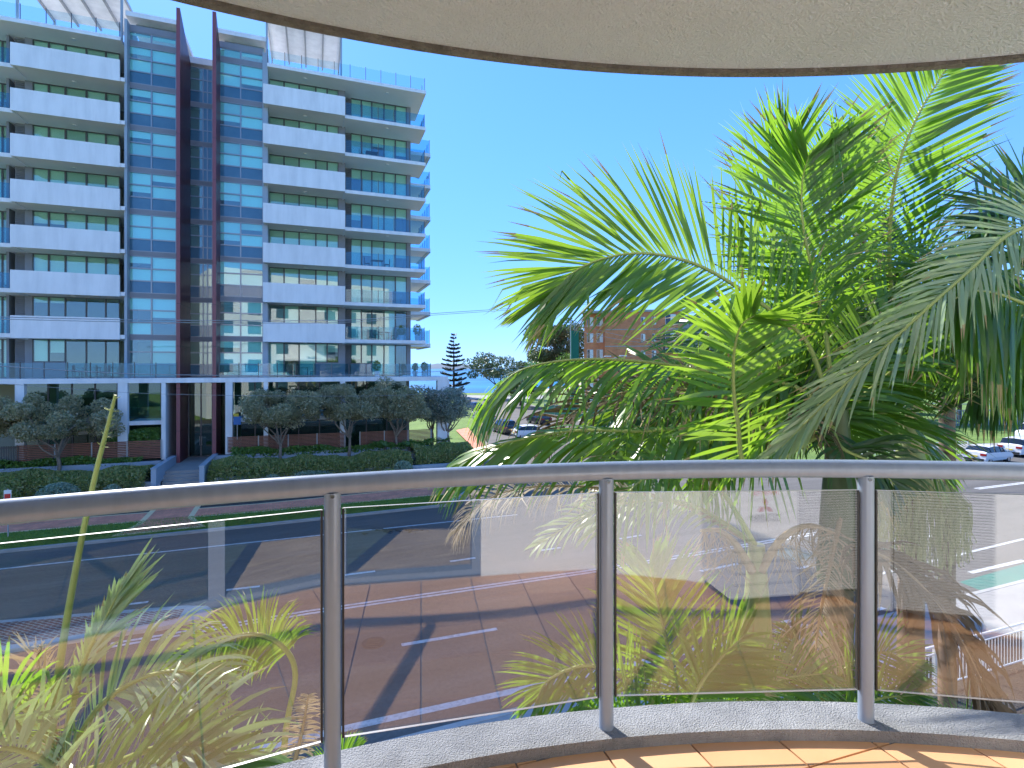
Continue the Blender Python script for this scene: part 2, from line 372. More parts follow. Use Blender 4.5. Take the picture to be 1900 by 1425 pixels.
# far footpath, verge
def off(p, q, d):
    n = Vector((-(q-p).y, (q-p).x)).normalized(); return n*d
PT = [along(G(0,976),-50), G(0,976), G(480,937.7), G(833,903)]
PB = [along(G(0,994),-50), G(0,994), G(480,953.7), G(833,920)]
e1 = Vector((.1,.25))
verge = [far_l+rn*.1]+[k+rn*.17 for k in KL]+[G(880,905)+rn*.1, G(833,902)]+PT[::-1]
sheet('verge_lawn', [far_l+rn*.2]+[k+rn*.2 for k in KL]+[G(880,907)]+[p for p in PB[::-1]], GZ+.10, M['grass'])
sheet('footpath_edging', PB+PT[::-1], GZ+.112, M['sand_edge'])
sheet('footpath', [p+rn*.16 for p in PB]+[p-rn*.16 for p in PT[::-1]], GZ+.118, M['paver'])
# entry path from the steps to the kerb
ent_l = [G(289,941)+Vector((1.2,3.4)), G(289,941), G(252,978), G(207,1000)]
ent_r = [G(379,932.6)+Vector((-1.0,3.4)), G(379,932.6), G(359,963.5), G(382,981.5)]
sheet('entry_path_edging', ent_l+ent_r[::-1], GZ+.122, M['sand_edge'])
def inset(l, r, d): return [a+(b-a).normalized()*d for a, b in zip(l, r)]
il = inset(ent_l, ent_r, .28); ir = inset(ent_r, ent_l, .28); il[-1] += rn*.25; ir[-1] += rn*.25
sheet('entry_path', il+ir[::-1], GZ+.126, M['paver'])
# mulch garden between path and planter walls
sheet('garden_bed', [p+rn*.02 for p in PT]+[G(840,898)+rn*4.5, PT[2]+rn*4.5, PT[1]+rn*5, PT[0]+rn*5], GZ+.108, M['mulch'])
# markings
mk = MB(); ZL = GZ+.006
def line(pts, wd, mb=mk, z=ZL):
    for a, b in zip(pts[:-1], pts[1:]):
        a = Vector(a[:2]); b = Vector(b[:2]); d = b-a; n = Vector((-d.y,d.x)).normalized()*wd/2
        mb.add([(*(a-n),z),(*(b-n),z),(*(b+n),z),(*(a+n),z)], [(0,1,2,3)])
def marking(pts, wd, z=ZL):
    wd *= 1.25
    mb = MB(); line(pts, wd, mb, z); o = mb.build('lane_marking', M['line']); o['kind'] = 'structure'; return o
marking([along(G(0,1056),-40), G(0,1056), G(480,1005), G(893,962), G(960,955)], .11)
for dd in (-.11, .11):
    marking([G(203,1198)+rn*dd, G(574,1136)+rn*dd, G(1112,1058)+rn*dd, G(1461,999)+rn*dd, G(1600,975)+rn*dd], .10)
    marking([G(1812,907)+rn*dd, G(1900,896)+rn*dd, along(G(1900,896)+rn*dd,25)], .11)
for a, b in (((420,1095),(482,1088)), ((640,1067),(696,1060)), ((835,1042),(882,1035)), ((745,1197),(922,1167)), ((1000,1022),(1040,1016)), ((225,1123),(275,1117)), ((1150,1000),(1190,993)), ((1480,1055),(1560,1040)), ((1650,1005),(1745,992)), ((1840,1118),(1885,1108)), ((1440,1158),(1492,1146)), ((1300,1060),(1370,1046)),((1560,1150),(1640,1128))):
    marking([G(*a), G(*b)], .13)
marking([G(670,1345)-rd*14, G(670,1345), G(1010,1270), G(1440,1172), G(1500,1160)], .18)
marking([G(1620,1068), G(1900,1000)], .12); marking([G(1795,1190), G(1900,1160)], .12)
sheet('cycle_lane', [G(1780,1080), G(1905,1045), G(1960,1060), G(1830,1100)], GZ+.004, M['teal'])
marking([G(1800,1063), G(1900,1040)], .16, GZ+.010)
tarseam = MB(); line([along(G(0,1103),-10), G(0,1103), G(380,1052), G(760,1010)], .03, tarseam, GZ+.003)
line([G(150,1010),G(480,985),G(700,968)],.025,tarseam,GZ+.003); line([G(330,1062),G(300,1085),G(260,1105)],.03,tarseam,GZ+.003); line([G(1620,930),G(1760,960),G(1900,975)],.03,tarseam,GZ+.003); line([G(1500,1010),G(1540,1060),G(1600,1100)],.03,tarseam,GZ+.003); line([G(900,1130),G(980,1180),G(990,1240)],.02,tarseam,GZ+.003)
tarseam.build('tar_seam', M['black'])['kind'] = 'structure'
tarstain = MB()
for i in range(26):
    p = G(745,985)+Vector((rnd.gauss(0,.9), rnd.gauss(0,.22))); tarstain.tube([(p.x,p.y,GZ+.004),(p.x+rnd.gauss(0,.35),p.y+rnd.gauss(0,.15),GZ+.004)], .03, 4)
tarstain.build('tar_patch', M['black'])['kind'] = 'structure'
# traffic island with brick pavers, bottom left
isl_far = [along(G(0,1158),-12), G(0,1158), G(200,1141), G(345,1130), G(385,1131)]
isl_near = [G(397,1140), G(380,1152), G(300,1170), G(150,1192), G(0,1215), along(G(0,1215),-12)]
ti = empty('traffic_island', G(200,1170).to_3d()+Vector((0,0,GZ)), 0, 'narrow brick paved traffic island with pale kerb in the near road', 'traffic island')
def rel(pts, o): return [Vector((p[0]-o.location.x, p[1]-o.location.y)) for p in pts]
pp = rel(isl_far+isl_near, ti)
cc = sum((p for p in pp[1:-1]), Vector((0,0)))/len(pp[1:-1])
o = MB().prism([(p.x,p.y) for p in pp][::-1], -.02, .12).build('kerb_rim', M['kerb'], ti)
ins = rel([along(G(0,1163),-12), G(0,1163), G(200,1147), G(342,1137), G(330,1155), G(290,1162), G(150,1184), G(0,1207), along(G(0,1207),-12)], ti)
MB().prism([(p.x,p.y) for p in ins][::-1], .10, .126).build('paver_infill', M['paver_island'], ti)
# manhole cover
mh = MB(); c = G(693,1193); mh.tube([(c.x,c.y,GZ-.02),(c.x,c.y,GZ+.012)], .34, 20); 
for k in range(5): mh.obox((c.x, c.y+(k-2)*.1, GZ+.016), .2, .02, .005, (1,0))
tag(mh.build('manhole_cover', M['iron']), 'round dark manhole cover set in the near traffic lane', 'manhole cover')
# near side of the road: kerb, footpath, garden at foot of our building
nk = [along(near0,-40), along(near0,100)]
kerb2 = MB(); d = nk[1]-nk[0]; c = (nk[0]+nk[1])/2-rn*.08; kerb2.obox((c.x,c.y,GZ+.05), d.length/2, .08, .08, d); kerb2.build('near_kerb', M['kerb'])['kind'] = 'structure'
sheet('near_footpath', [nk[0]-rn*.16, nk[1]-rn*.16, nk[1]-rn*2.2, nk[0]-rn*2.2], GZ+.12, M['concrete'])
sheet('near_garden', [nk[0]-rn*2.2, nk[1]-rn*2.2, nk[1]-rn*9, nk[0]-rn*9], GZ+.10, M['mulch'])
# park on the right beyond the road
sheet('park_path', [G(1560,835), G(1700,838), G(1960,826), G(1960,818), G(1700,828), G(1560,822)], GZ+.02, M['concrete'])

# ------------------------------------------------------------------ leaves and trees
def leaf_quads(C, size, up=.3, asp=.5, rng=nr):
    N = len(C); d = rng.normal(size=(N,3)); d /= np.linalg.norm(d,axis=1)[:,None]
    e = rng.normal(size=(N,3)); e[:,2] += up; e -= d*(e*d).sum(1)[:,None]; e /= np.linalg.norm(e,axis=1)[:,None]
    s = size*rng.uniform(.6,1.3,size=(N,1))
    return np.stack([C-d*s, C+e*s*asp*np.ones((N,1)), C+d*s, C-e*s*asp], axis=1)
def clump_points(center, rad, n, squash=.7, rng=nr):
    p = rng.normal(size=(n,3)); p /= np.linalg.norm(p,axis=1)[:,None]
    r = rng.uniform(.35,1,size=(n,1))**.6
    q = p*r*rad; q[:,2] *= squash
    return q+np.array(center)
def branch(mb, a, b, r0, r1, bend=.15, n=6, seg=5):
    a = Vector(a); b = Vector(b); L = (b-a).length; pts = []
    o = Vector((rnd.gauss(0,1),rnd.gauss(0,1),rnd.gauss(0,.5)))*L*bend
    for i in range(seg+1):
        t = i/seg; pts.append(a.lerp(b,t)+o*math.sin(math.pi*t)+Vector((rnd.gauss(0,1),rnd.gauss(0,1),0))*L*.012)
    mb.tube(pts, [r0+(r1-r0)*i/seg for i in range(seg+1)], n)
def tree(name, base, trunk_h, ctr_h, rx, ry, rz, nclump, nleaf, lsize, lm, bm, tr=.18, label='', cat='tree', group=None, nstem=1, flat=.7, crad=None, fork=None):
    base = Vector(base); t = empty(name, base, 0, label, cat, group)
    tb = MB(); fk = Vector((rnd.gauss(0,.1),rnd.gauss(0,.1),trunk_h))
    branch(tb, (0,0,-.1), fk, tr, tr*.75, .05, 8)
    Cs = []
    for i in range(nclump):
        while True:
            q = Vector((rnd.uniform(-1,1),rnd.uniform(-1,1),rnd.uniform(-1,1)))
            if .45 < q.length < 1: break
        if q.z < -.55: q.z *= .5
        Cs.append(Vector((q.x*rx,q.y*ry,ctr_h+q.z*rz)))
    mains = []
    for i in range(max(3,nclump//5)):
        c = Cs[i]; mid = fk.lerp(Vector((c.x*.75,c.y*.75,c.z-rz*.3)), .8); mains.append(mid); branch(tb, fk-Vector((0,0,.05)), mid, tr*.55, tr*.25, .12, 6)
    for c in Cs:
        m = min(mains, key=lambda q: (q-c).length); branch(tb, m, c, tr*.22, tr*.05, .1, 4, 3)
    tb.build('trunk', bm, t)
    cr = (crad or .42*(rx*ry*rz)**(1/3))*rnd.uniform(.88,1.12)
    P = np.concatenate([clump_points(c, cr*rnd.uniform(.7,1.3), nleaf//nclump, flat) for c in Cs])
    fast_quads('crown', leaf_quads(P, lsize), lm, t)
    return t

# ------------------------------------------------------------------ the apartment tower opposite
OX, OY = -19.4, 42.0; TH = R(20); ux, uy = math.cos(TH), math.sin(TH)
def S(px, t):
    k = (px-950)/F; nx, ny = -uy, ux
    return (k*(OY+t*ny)-OX-t*nx)/(ux-k*uy)
def loc2w(s, t, z=0): return Vector((OX+s*ux-t*uy, OY+s*uy+t*ux, z))
B = empty('apartment_tower', (OX,OY,GZ), TH, 'tall white and grey apartment building with long white balconies and two maroon fins', 'building')
BZ = -GZ                        # local z = world z + 8
FH = 3.1; L1 = -.7+BZ
lev = [L1+FH*k for k in range(9)]   # floors 1..8 and roof (index 8)
def bb(name, a, b, m, parent=B): return MB().box(a, b).build(name, m, parent)
sL = S(-170, .6)
sA0, sA1 = S(18.5,0), S(222,0); sB0, sB1 = S(488,0), S(640.5,0)
TW = 2.4; TR = 3.4; TC = .9
sEnd = S(790,.6); sBody = S(760,TR)
# core
core = MB(); core.box((sL,5.5,0),(sBody-.3,17,lev[8]+1.5)); core.build('core_wall', M['interior'], B)
def slab(x0, x1, t0, t1, ztop, th=.28, name='floor_slab', m=None):
    mb = MB(); mb.box((x0,t0,ztop-th),(x1,t1,ztop), 0)
    mb.m[0] = 1
    return mb.build(name, [M['bwhite'], M['bsoffit']], B)
def window(s0, s1, t, z0, z1, glass, nrows=1, fr=.05, blind=None, fm=None, name='window', cols=1, drop=None):
    fm = fm or M['frame']
    mb = MB(); d = .08
    mb.box((s0,t,z0),(s0+fr,t+d,z1)); mb.box((s1-fr,t,z0),(s1,t+d,z1))
    mb.box((s0+fr,t,z0),(s1-fr,t+d,z0+fr)); mb.box((s0+fr,t,z1-fr),(s1-fr,t+d,z1))
    w = mb.build(name, fm, B)
    bb('pane', (s0+fr,t+.035,z0+fr), (s1-fr,t+.047,z1-fr), glass, w)
    if drop is None: drop = rnd.choice([.25,.45,.6,1,1,1,.8])
    if drop > 0:
        if blind is None: blind = rnd.choice([M['blind'],M['blind'],M['blind_b']])
        bb('blind', (s0+fr+.01,t+.16,z1-fr-(z1-z0-2*fr)*drop), (s1-fr-.01,t+.18,z1-fr-.01), blind, w)
    return w
mL = [60,90,121,160,196,222]; mR = [499,527,555,586,607,628]; mRR = [651,670.5,690,712.6,733.7,754.7]
rail_kinds = []
def glassrail(pts, z, h=1.05, posts=True, top=False, name='balcony_glass', spacing=1.35, gm=None):
    """glass balustrade along local polyline"""
    for a, b in zip(pts[:-1], pts[1:]):
        a = Vector(a); b = Vector(b); d = b-a; n = max(1, round(d.length/spacing))
        for i in range(n):
            p = a.lerp(b, (i+.02)/n); q = a.lerp(b, (i+.98)/n); c = (p+q)/2
            mb = MB(); mb.obox((c.x,c.y,z+h/2+.03), (q-p).length/2, .008, h/2, d); g = mb.build(name, gm or M['glass_rail'], B)
            pb = MB(); pb.obox((p.x,p.y,z+h/2+.04), .022, .022, h/2+.05, d); pb.build('rail_post', M['frame'], B)
    c = Vector(pts[-1]); pb = MB(); pb.obox((c.x,c.y,z+h/2+.04), .022, .022, h/2+.05, (1,0)); pb.build('rail_post', M['frame'], B)
for k in range(1, 9):
    z = lev[k]; rooftop = (k == 8)
    # left balcony pair
    if not rooftop:
        slab(sA0+.12, sA1+.28, .12, TW+.3, z)
        for (x0, x1) in ((sA0,sA1),(sB0,sB1)):
            pb = MB(); pb.box((x0,0,z-.34),(x1,.12,z+1.2)); pb.box((x0,.12,z-.34),(x0+.12,TW-.2,z+1.2))
            if x1 == sB1: pb.box((x1-.12,.12,z-.34),(x1,TW+.6,z+1.2))
            pb.build('balcony_parapet', M['bwhite'], B)
        slab(sB0+.12, sB1-.12, .12, TW+.3, z)
        slab(sL, sA0, .6, TR+.3, z); glassrail([(sL,.72),(sA0-.05,.72)], z)
        slab(sB1, sEnd, .6, TR+.3, z); glassrail([(sB1+.05,.72),(sEnd-.1,.72),(sEnd-.1,TR)], z)
        if k <= 7:
            slab(sBody, S(792,8), 6.2, 12.5, z, .32); glassrail([(sBody+.5,6.3),(S(792,8)-.08,6.3),(S(792,8)-.08,12.4)], z, 1.25)
        mb = MB(); mb.box((S(792,8)-.3,6.22,z-.4),(S(792,8)+.02,12.45,z-.33)); mb.build('fascia', M['bgrey_lt'], B)
    else:
        slab(sL, S(222,.6)+.1, .45, 6, z); slab(S(496,.6), sEnd, .45, 6, z)
        glassrail([(sL,.6),(S(222,.6),.6)], z, spacing=1.5, gm=M['glass_roof']); glassrail([(S(496,.6),.6),(sEnd-.1,.6),(sEnd-.1,5.8)], z, spacing=1.2, gm=M['glass_roof'])
    # ceiling spotlights under each balcony
    for sx in (S(135,1.2), S(566,1.2), S(716,2)):
        mb = MB(); mb.tube([(sx,1.4,z-.28-(0.06)),(sx,1.4,z-.27)], .16, 10); mb.build('ceiling_lamp', M['paint_white'], B)
for k in range(0, 8):
    z = lev[k]; z1 = z+FH-.28
    for ms, t in ((mL,TW),(mR,TW),(mRR,TR)):
        for a, b in zip(ms[:-1], ms[1:]):
            s0, s1 = S(a,t), S(b,t)
            if k < 2 and ((ms is mL and a < 121) or (ms is mR and a > 570)):
                bb('wall_panel', (s0,t,z),(s1,t+.1,z+1.15), M['bgrey']); window(s0,s1,t,z+1.15,z1,M['glass_green'])
            elif k == 0 and ms is mRR and a < 690:
                bb('wall_panel', (s0,t,z),(s1,t+.1,z+1.1), M['bgrey']); window(s0,s1,t,z+1.1,z1,M['glass_green'])
            else:
                window(s0,s1,t,z+.02,z1,M['glass_green'], drop=(rnd.choice([1,.3,.5,1]) if k > 1 else rnd.choice([0,0,1])), blind=M['curtain'] if k < 2 else None)
    for a, b, t, mm, nm in ((46,60,TW-.05,'bgrey','wall_pier'), (628,640.5,TW-.05,'bgrey','wall_pier'), (754.7,762,TR-.05,'bgrey','wall_pier'), (492,499,TW-.05,'bgrey','wall_pier')):
        bb(nm, (S(a,t),t,z),(S(b,t),t+.5,z1), M[mm])
    for a, b, t in ((27,46,TW),(640.5,651,TR)):
        s0, s1 = S(a,t), S(b,t); lb = MB(); lb.box((s0,t+.12,z),(s1,t+.16,z1))
        n = 18
        for i in range(n):
            zz = z+.05+(z1-z-.1)*i/n; lb.add([(s0,t,zz),(s1,t,zz),(s1,t+.1,zz+.12),(s0,t+.1,zz+.12)], [(0,1,2,3)])
        lb.build('louvre_panel', M['bgrey'], B)
    xs = [S(p, TR) for p in (-140,-105,-70,-38,-18,4,27)]
    for a, b in zip(xs[:-1], xs[1:]): window(a, b, TR, z+.02, z1, M['glass_green'])
    bb('wall_return', (S(27,TR)-.05,TW,z),(S(27,TR)+.1,TR+.2,z1), M['bgrey'])
    # side windows towards the sea
    sw = MB(); sw.box((sBody-.1,TR+.3,z),(sBody,17,z1)); sw.build('side_wall', M['bgrey_lt'], B)
    bb('room_ceiling', (sL,TW+.35,z1+.001),(sBody-.2,5.6,z1+.02), M['bsoffit'])
# pilasters
bb('pilaster', (S(222,.45)+.32,.3,lev[0]-.3),(S(234,.45)+.1,TW+.4,lev[8]+1.3), M['bgrey_lt'])
bb('pilaster', (S(488,.6)-.05,.75,lev[0]-.3),(S(496,.6)+.02,TW+.4,lev[8]+.9), M['bgrey_lt'])
# curtain walls
def curtain(pa, pb, ncol, t, label_rows=True):
    s0, s1 = S(pa,t), S(pb,t); W = (s1-s0)/ncol
    for k in range(0, 8):
        z = lev[k]
        bb('spandrel_band', (s0,t-.03,z-.28),(s1,t+.2,z+.07), M['bgrey'])
        rows = [(z+.07,z+.98,'sp'),(z+.98,z+1.9,'g'),(z+1.9,z+2.82,'g')]
        for (a, b, kd) in rows:
            for c in range(ncol):
                x0, x1 = s0+c*W, s0+(c+1)*W
                mb = MB(); f = .045
                mb.box((x0,t-.02,a),(x0+f,t+.08,b)); mb.box((x1-f,t-.02,a),(x1,t+.08,b)); mb.box((x0+f,t-.02,a),(x1-f,t+.08,a+f)); mb.box((x0+f,t-.02,b-f),(x1-f,t+.08,b))
                wn = mb.build('window', M['frame_lt'], B)
                if kd == 'sp' and k > 1:
                    bb('pane', (x0+f,t+.03,a+f),(x1-f,t+.045,b-f), M['spandrel'], wn)
                else:
                    bb('pane', (x0+f,t+.03,a+f),(x1-f,t+.045,b-f), M['glass_aqua'], wn)
                    if k > 1 or rnd.random() < .6: bb('blind', (x0+f,t+.13,a+f+(0 if rnd.random()<.75 else .35)),(x1-f,t+.15,b-f), rnd.choice([M['blind'],M['blind'],M['curtain'],M['blind_b']]), wn)
    bb('spandrel_band', (s0,t-.03,lev[8]-.28),(s1,t+.2,lev[8]+.1), M['bgrey'])
    for c in range(ncol):
        x0, x1 = s0+c*W, s0+(c+1)*W
        window(x0,x1,t,lev[8]+.1,lev[8]+.78,M['glass_aqua'],fm=M['frame_lt'])
    bb('spandrel_band', (s0,t-.03,lev[8]+.78),(s1,t+.2,lev[8]+1.25), M['bgrey'])
    xs = [s0+.3+(s1-s0-.3)*i/3 for i in range(4)]
    for a, b in zip(xs[:-1], xs[1:]): window(a,b,t+1.2,lev[8]+1.25,lev[8]+2.0,M['glass_aqua'],fm=M['frame_lt'])
    bb('penthouse_roof', (s0-.1,t+.2,lev[8]+2.0),(s1+.2,t+6,lev[8]+2.35), M['bwhite'])
curtain(234, 327, 2, TC); curtain(404, 488, 2, TC)
# recess between the fins
t = 2.6; s0, s1 = S(340,t), S(394,t)
for k in range(0, 8):
    z = lev[k]; bb('spandrel_band', (s0,t-.02,z-.28),(s1,t+.2,z+.07), M['bgrey'])
    cw = [s0, s0+(s1-s0)*.68, s0+(s1-s0)*.83, s1]
    for r in range(3):
        a, b = z+.07+r*.92, z+.07+(r+1)*.92
        for c in range(3):
            mb = MB(); f = .04; x0, x1 = cw[c], cw[c+1]
            mb.box((x0,t-.02,a),(x0+f,t+.06,b)); mb.box((x1-f,t-.02,a),(x1,t+.06,b)); mb.box((x0+f,t-.02,a),(x1-f,t+.06,a+f)); mb.box((x0+f,t-.02,b-f),(x1-f,t+.06,b))
            wn = mb.build('window', M['frame_lt'], B)
            bb('pane', (x0+f,t+.02,a+f),(x1-f,t+.035,b-f), M['spandrel'] if (r == 0 or c > 0 and k > 2) else M['glass_green'], wn)
bb('recess_roof', (s0-.2,t-.1,lev[8]),(s1+.1,t+3,lev[8]+.5), M['bwhite'])
bb('recess_back', (s0-.3,t+.6,0),(s1+.2,t+.8,lev[8]), M['interior'])
# maroon fins: tall blades with raked tops
def fin(pa, pb, tf, tb, ztop, drop):
    s0, s1 = S(pa,tf), S(pb,tf); zt = ztop+BZ
    vs = []
    for x in (s0, s1): vs += [(x,tf,-.2-GZ-BZ+1.1),(x,tb,1.1),(x,tb,zt-drop),(x,tf,zt)]
    mb = MB(); mb.add(vs, [(0,1,2,3),(7,6,5,4),(4,5,1,0),(7,4,0,3),(6,7,3,2),(5,6,2,1)])
    mb.m = [0,0,0,1,0,0]; f = mb.build('maroon_fin', [M['maroon'],M['maroon_edge']], B)
    for k in range(8):
        zz = 1.1+2.3+k*FH
        bb('panel_joint', (s0-.004,tf-.004,zz),(s1+.004,tb,zz+.025), M['black'], f)
    return f
fin(327, 334, -.9, 2.7, 26.25, 2.2)
fin(394, 401, -.9, 1.3, 26.5, 2.2)
# roof pergolas of white louvres
def pergola(pa, pb, ta, tb, zt):
    s0, s1 = S(pa,3), S(pb,3); zb = lev[8]; z = zt+BZ
    pg = MB(); n = 34
    for i in range(n):
        tt = ta+(tb-ta)*i/n
        pg.add([(s0,tt,z+.10),(s1,tt,z+.10),(s1,tt+.15,z),(s0,tt+.15,z),(s0,tt,z+.115),(s1,tt,z+.115),(s1,tt+.15,z+.015),(s0,tt+.15,z+.015)],
               [(0,3,2,1),(4,5,6,7),(0,1,5,4),(1,2,6,5),(2,3,7,6),(3,0,4,7)])
    pg.build('louvre_roof', M['bwhite'], B)['kind'] = 'stuff'
    for i in range(5):
        x = s0+(s1-s0)*i/4
        bb('pergola_beam', (x-.06,ta-.1,z-.22),(x+.06,tb+.1,z-.01), M['grey_metal'])
    for x in (s0, s1):
        for t_ in (ta+.5, tb): bb('pergola_post', (x-.07,t_-.07,zb),(x+.07,t_+.07,z-.23), M['bgrey_lt'])
pergola(60, 243, .4, 6.6, 27.7); pergola(499, 631, .4, 6.6, 27.7)
bb('penthouse_wall', (sL,7.2,lev[8]),(sBody-1.5,12,lev[8]+1.2), M['bgrey_lt'])
# podium
tp = -1.2; sP1 = S(831,tp)
slab(sL-4, sP1, tp, 3.5, L1-.02, .34, 'podium_slab')
glassrail([(sL,tp+.2),(S(326,tp),tp+.2)], L1, 1.02); glassrail([(S(405,tp),tp+.2),(S(800,tp),tp+.2),(S(800,tp),3)], L1, 1.02)
LG = L1-3.08                    # raised ground floor
def white_col(pa, pb, z0, z1, t0=tp, t1=-.75): return bb('column', (S(pa,t0),t0+.03,z0),(S(pb,t0),t1,z1), M['bwhite'])
EN = -6.9+BZ                    # entrance level
for a, b in ((27,44),(-60,-46),(218,236),(418,431),(489,497),(631,641)): white_col(a,b,EN,L1-.36)
bb('entry_wall', (S(299,tp),tp+.03,EN),(S(307,tp),2.4,L1-.36), M['bwhite'])
bb('column', (S(812,tp),tp+.03,EN-.8),(S(830,tp),-.6,L1-.36), M['bwhite'])
bb('portal_beam', (S(812,4),3.2,EN-.8),(S(830,4),3.6,L1-.36), M['bwhite'])
for a, b in ((44,218),(236,299),(431,631),(641,755)):
    bb('ground_floor_slab', (S(a,tp)+.02,tp+.3,LG-.28),(S(b,tp)-.02,1.5,LG), M['bwhite'])
    n = max(1, round((S(b,1.4)-S(a,1.4))/1.5)); 
    for i in range(n):
        x0 = S(a,1.4)+(S(b,1.4)-S(a,1.4))*i/n; x1 = S(a,1.4)+(S(b,1.4)-S(a,1.4))*(i+1)/n
        window(x0,x1,1.4,LG+.02,L1-.36,M['glass_dark'], drop=rnd.choice([0,0,.4,1]), blind=M['blind_b'])
        window(x0,x1,1.5,EN,LG-.28,M['glass_dark'], drop=0)
    bb('balcony_glass', (S(a,tp)+.05,tp+.35,LG+.02),(S(b,tp)-.05,tp+.365,LG+1.0), M['glass_rail'])
bb('back_room_wall', (sL,3.6,0),(S(299,3),3.8,L1-.4), M['interior']); bb('back_room_wall', (S(431,3),3.6,0),(sBody,3.8,L1-.4), M['interior'])
# lobby: tall glass and double door between the fins
t = 1.6
for a, b in ((338,350),(350,373),(373,394),(405,418)):
    window(S(a,t),S(b,t),t,EN+.02,L1-.4,M['glass_dark'],fm=M['frame'],drop=0)
hd = MB(); hd.tube([(S(371,t),t-.08,EN+.9),(S(371,t),t-.08,EN+1.6)], .02, 6); hd.tube([(S(375,t),t-.08,EN+.9),(S(375,t),t-.08,EN+1.6)], .02, 6); hd.build('door_handle', M['steel'], B)
bb('lobby_wall', (S(322,6),5.4,EN),(S(430,6),5.48,L1-.4), M['interior'])
bb('lobby_floor', (S(307,tp),-1.1,EN-.3),(S(431,tp),5.4,EN), M['concrete'])

def pot_plant(label, s_, t_, z_, h, r, lm='hedge'):
    e = empty('potted_plant', loc2w(s_,t_,z_+GZ), TH, label, 'potted plant'); MB().tube([(0,0,0),(0,0,.45)], [.18,.25], 10).build('pot', M['paint_white'], e)
    P = clump_points((0,0,.45+h*.5), r, 260, h/(2*r)); fast_quads('foliage', leaf_quads(P,.09), M[lm], e)
    MB().tube([(0,0,.4),(0,0,.45+h*.5)], .02, 5).build('stem', M['bark_dark'], e)
def patio_set(label, s_, t_, z_):
    e = empty('patio_table', loc2w(s_,t_,z_+GZ), TH, label, 'table'); MB().box((-.5,-.35,.70),(.5,.35,.74)).build('table_top', M['frame'], e)
    for a in (-.42,.42):
        for b in (-.28,.28): MB().box((a-.02,b-.02,0),(a+.02,b+.02,.70)).build('leg', M['frame'], e)
    for q, a in enumerate((-.85,.85)):
        c = empty('patio_chair', loc2w(s_+a,t_,z_+GZ), TH, label.replace('table','chair')+(' at its left' if q == 0 else ' at its right'), 'chair')
        MB().box((-.22,-.22,.42),(.22,.22,.46)).build('seat', M['frame'], c); MB().box((-.22 if a < 0 else .19,-.22,.46),(-.19 if a < 0 else .22,.22,.9)).build('backrest', M['frame'], c)
        for i in (-.19,.19):
            for j in (-.19,.19): MB().box((i-.02,j-.02,0),(i+.02,j+.02,.42)).build('leg', M['frame'], c)
pot_plant('spiky potted plant at the right end of the podium terrace', S(788,-.4), -.3, L1, .8, .3, 'hedge_g')
pot_plant('second potted plant near the podium terrace corner', S(772,-.4), .1, L1, .7, .28)
pot_plant('leafy potted plant on the podium terrace before the wide windows', S(700,0), .2, L1, .9, .35)
pot_plant('potted plant on the lowest glass fronted balcony', S(745,1.2), 1.3, lev[1], .9, .4)
pot_plant('tall potted shrub at the corner of the lowest glass balcony', S(775,1.0), 1.2, lev[1], 1.0, .4)
patio_set('dark patio table on the lowest glass fronted balcony', S(712,1.8), 1.9, lev[1])
patio_set('dark patio table on the third glass fronted balcony', S(700,1.8), 1.9, lev[3])
patio_set('dark patio table on the podium terrace left of the pilaster', S(170,.3), .3, L1)
patio_set('dark patio table on the podium terrace below the long balconies', S(560,.3), .3, L1)
patio_set('dark patio table on the sixth glass fronted balcony', S(690,1.8), 1.9, lev[6])

# ------------------------------------------------------------------ gardens in front of the tower
W = lambda px, t, z: loc2w(S(px,t), t, z)
# entrance landing, steps and flanking walls
ld = empty('entrance_steps', W(350,-4,GZ), TH, 'grey concrete steps and landing leading up to the tower entrance', 'steps')
def lb(name, s0, s1, t0, t1, z0, z1, m, par):
    """box in tower coordinates (world z) under an Empty rotated like the tower"""
    inv = par.location; c = loc2w(0,0,0)
    dx = inv.x-OX; dy = inv.y-OY; ls = dx*ux+dy*uy; lt = -dx*uy+dy*ux
    return MB().box((s0-ls,t0-lt,z0-inv.z),(s1-ls,t1-lt,z1-inv.z)).build(name, m, par)
x0, x1 = S(309,-4), S(384,-4)
lb('landing', x0, x1, -4.4, -1.15, GZ, -6.9, M['concrete'], ld)
for i in range(6): lb('step', x0, x1, -4.4-.36*(i+1), -4.4-.36*i, GZ, -6.9-.175*(i+1)+.0, M['concrete'], ld)
for nm, px in (('left', 302), ('right', 386)):
    s_ = S(px,-4.4); wl = empty('stair_wall', loc2w(s_,-4.2,GZ), TH, f'low blue grey rendered wall flanking the {nm} side of the entrance steps', 'wall')
    lb('wall_body', s_-.14, s_+.14, -6.6, -1.4, GZ, -6.35, M['bgrey_lt'], wl); lb('coping', s_-.17, s_+.17, -6.63, -1.4, -6.35, -6.29, M['bgrey_lt'], wl)
# planters: upper and lower retaining walls either side
def planter(name, label, pa, pb, tf, tb, ztop, zb=GZ):
    p = empty(name, loc2w(S((pa+pb)/2,tf), tf, zb), TH, label, 'planter')
    lb('front_wall', S(pa,tf), S(pb,tf), tf, tf+.25, zb, ztop, M['bgrey_lt'], p)
    lb('soil', S(pa,tf), S(pb,tf), tf+.25, tb, zb, ztop-.12, M['mulch'], p)
    return p
planter('planter', 'long grey rendered planter wall left of the entrance steps below the hedge', -120, 296, -6.0, -2.6, -7.25)
planter('planter', 'grey upper planter under the left timber slat fence', -120, 298, -2.55, -1.0, -6.45)
planter('planter', 'long grey rendered planter wall right of the entrance steps below the hedge', 390, 858, -6.0, -2.6, -7.25)
planter('planter', 'grey upper planter beneath the row of round crowned trees', 390, 800, -2.55, -1.0, -6.3)
planter('planter', 'low grey wall at the far corner beside the pink path', 826, 875, -2.5, 1.5, -6.9)
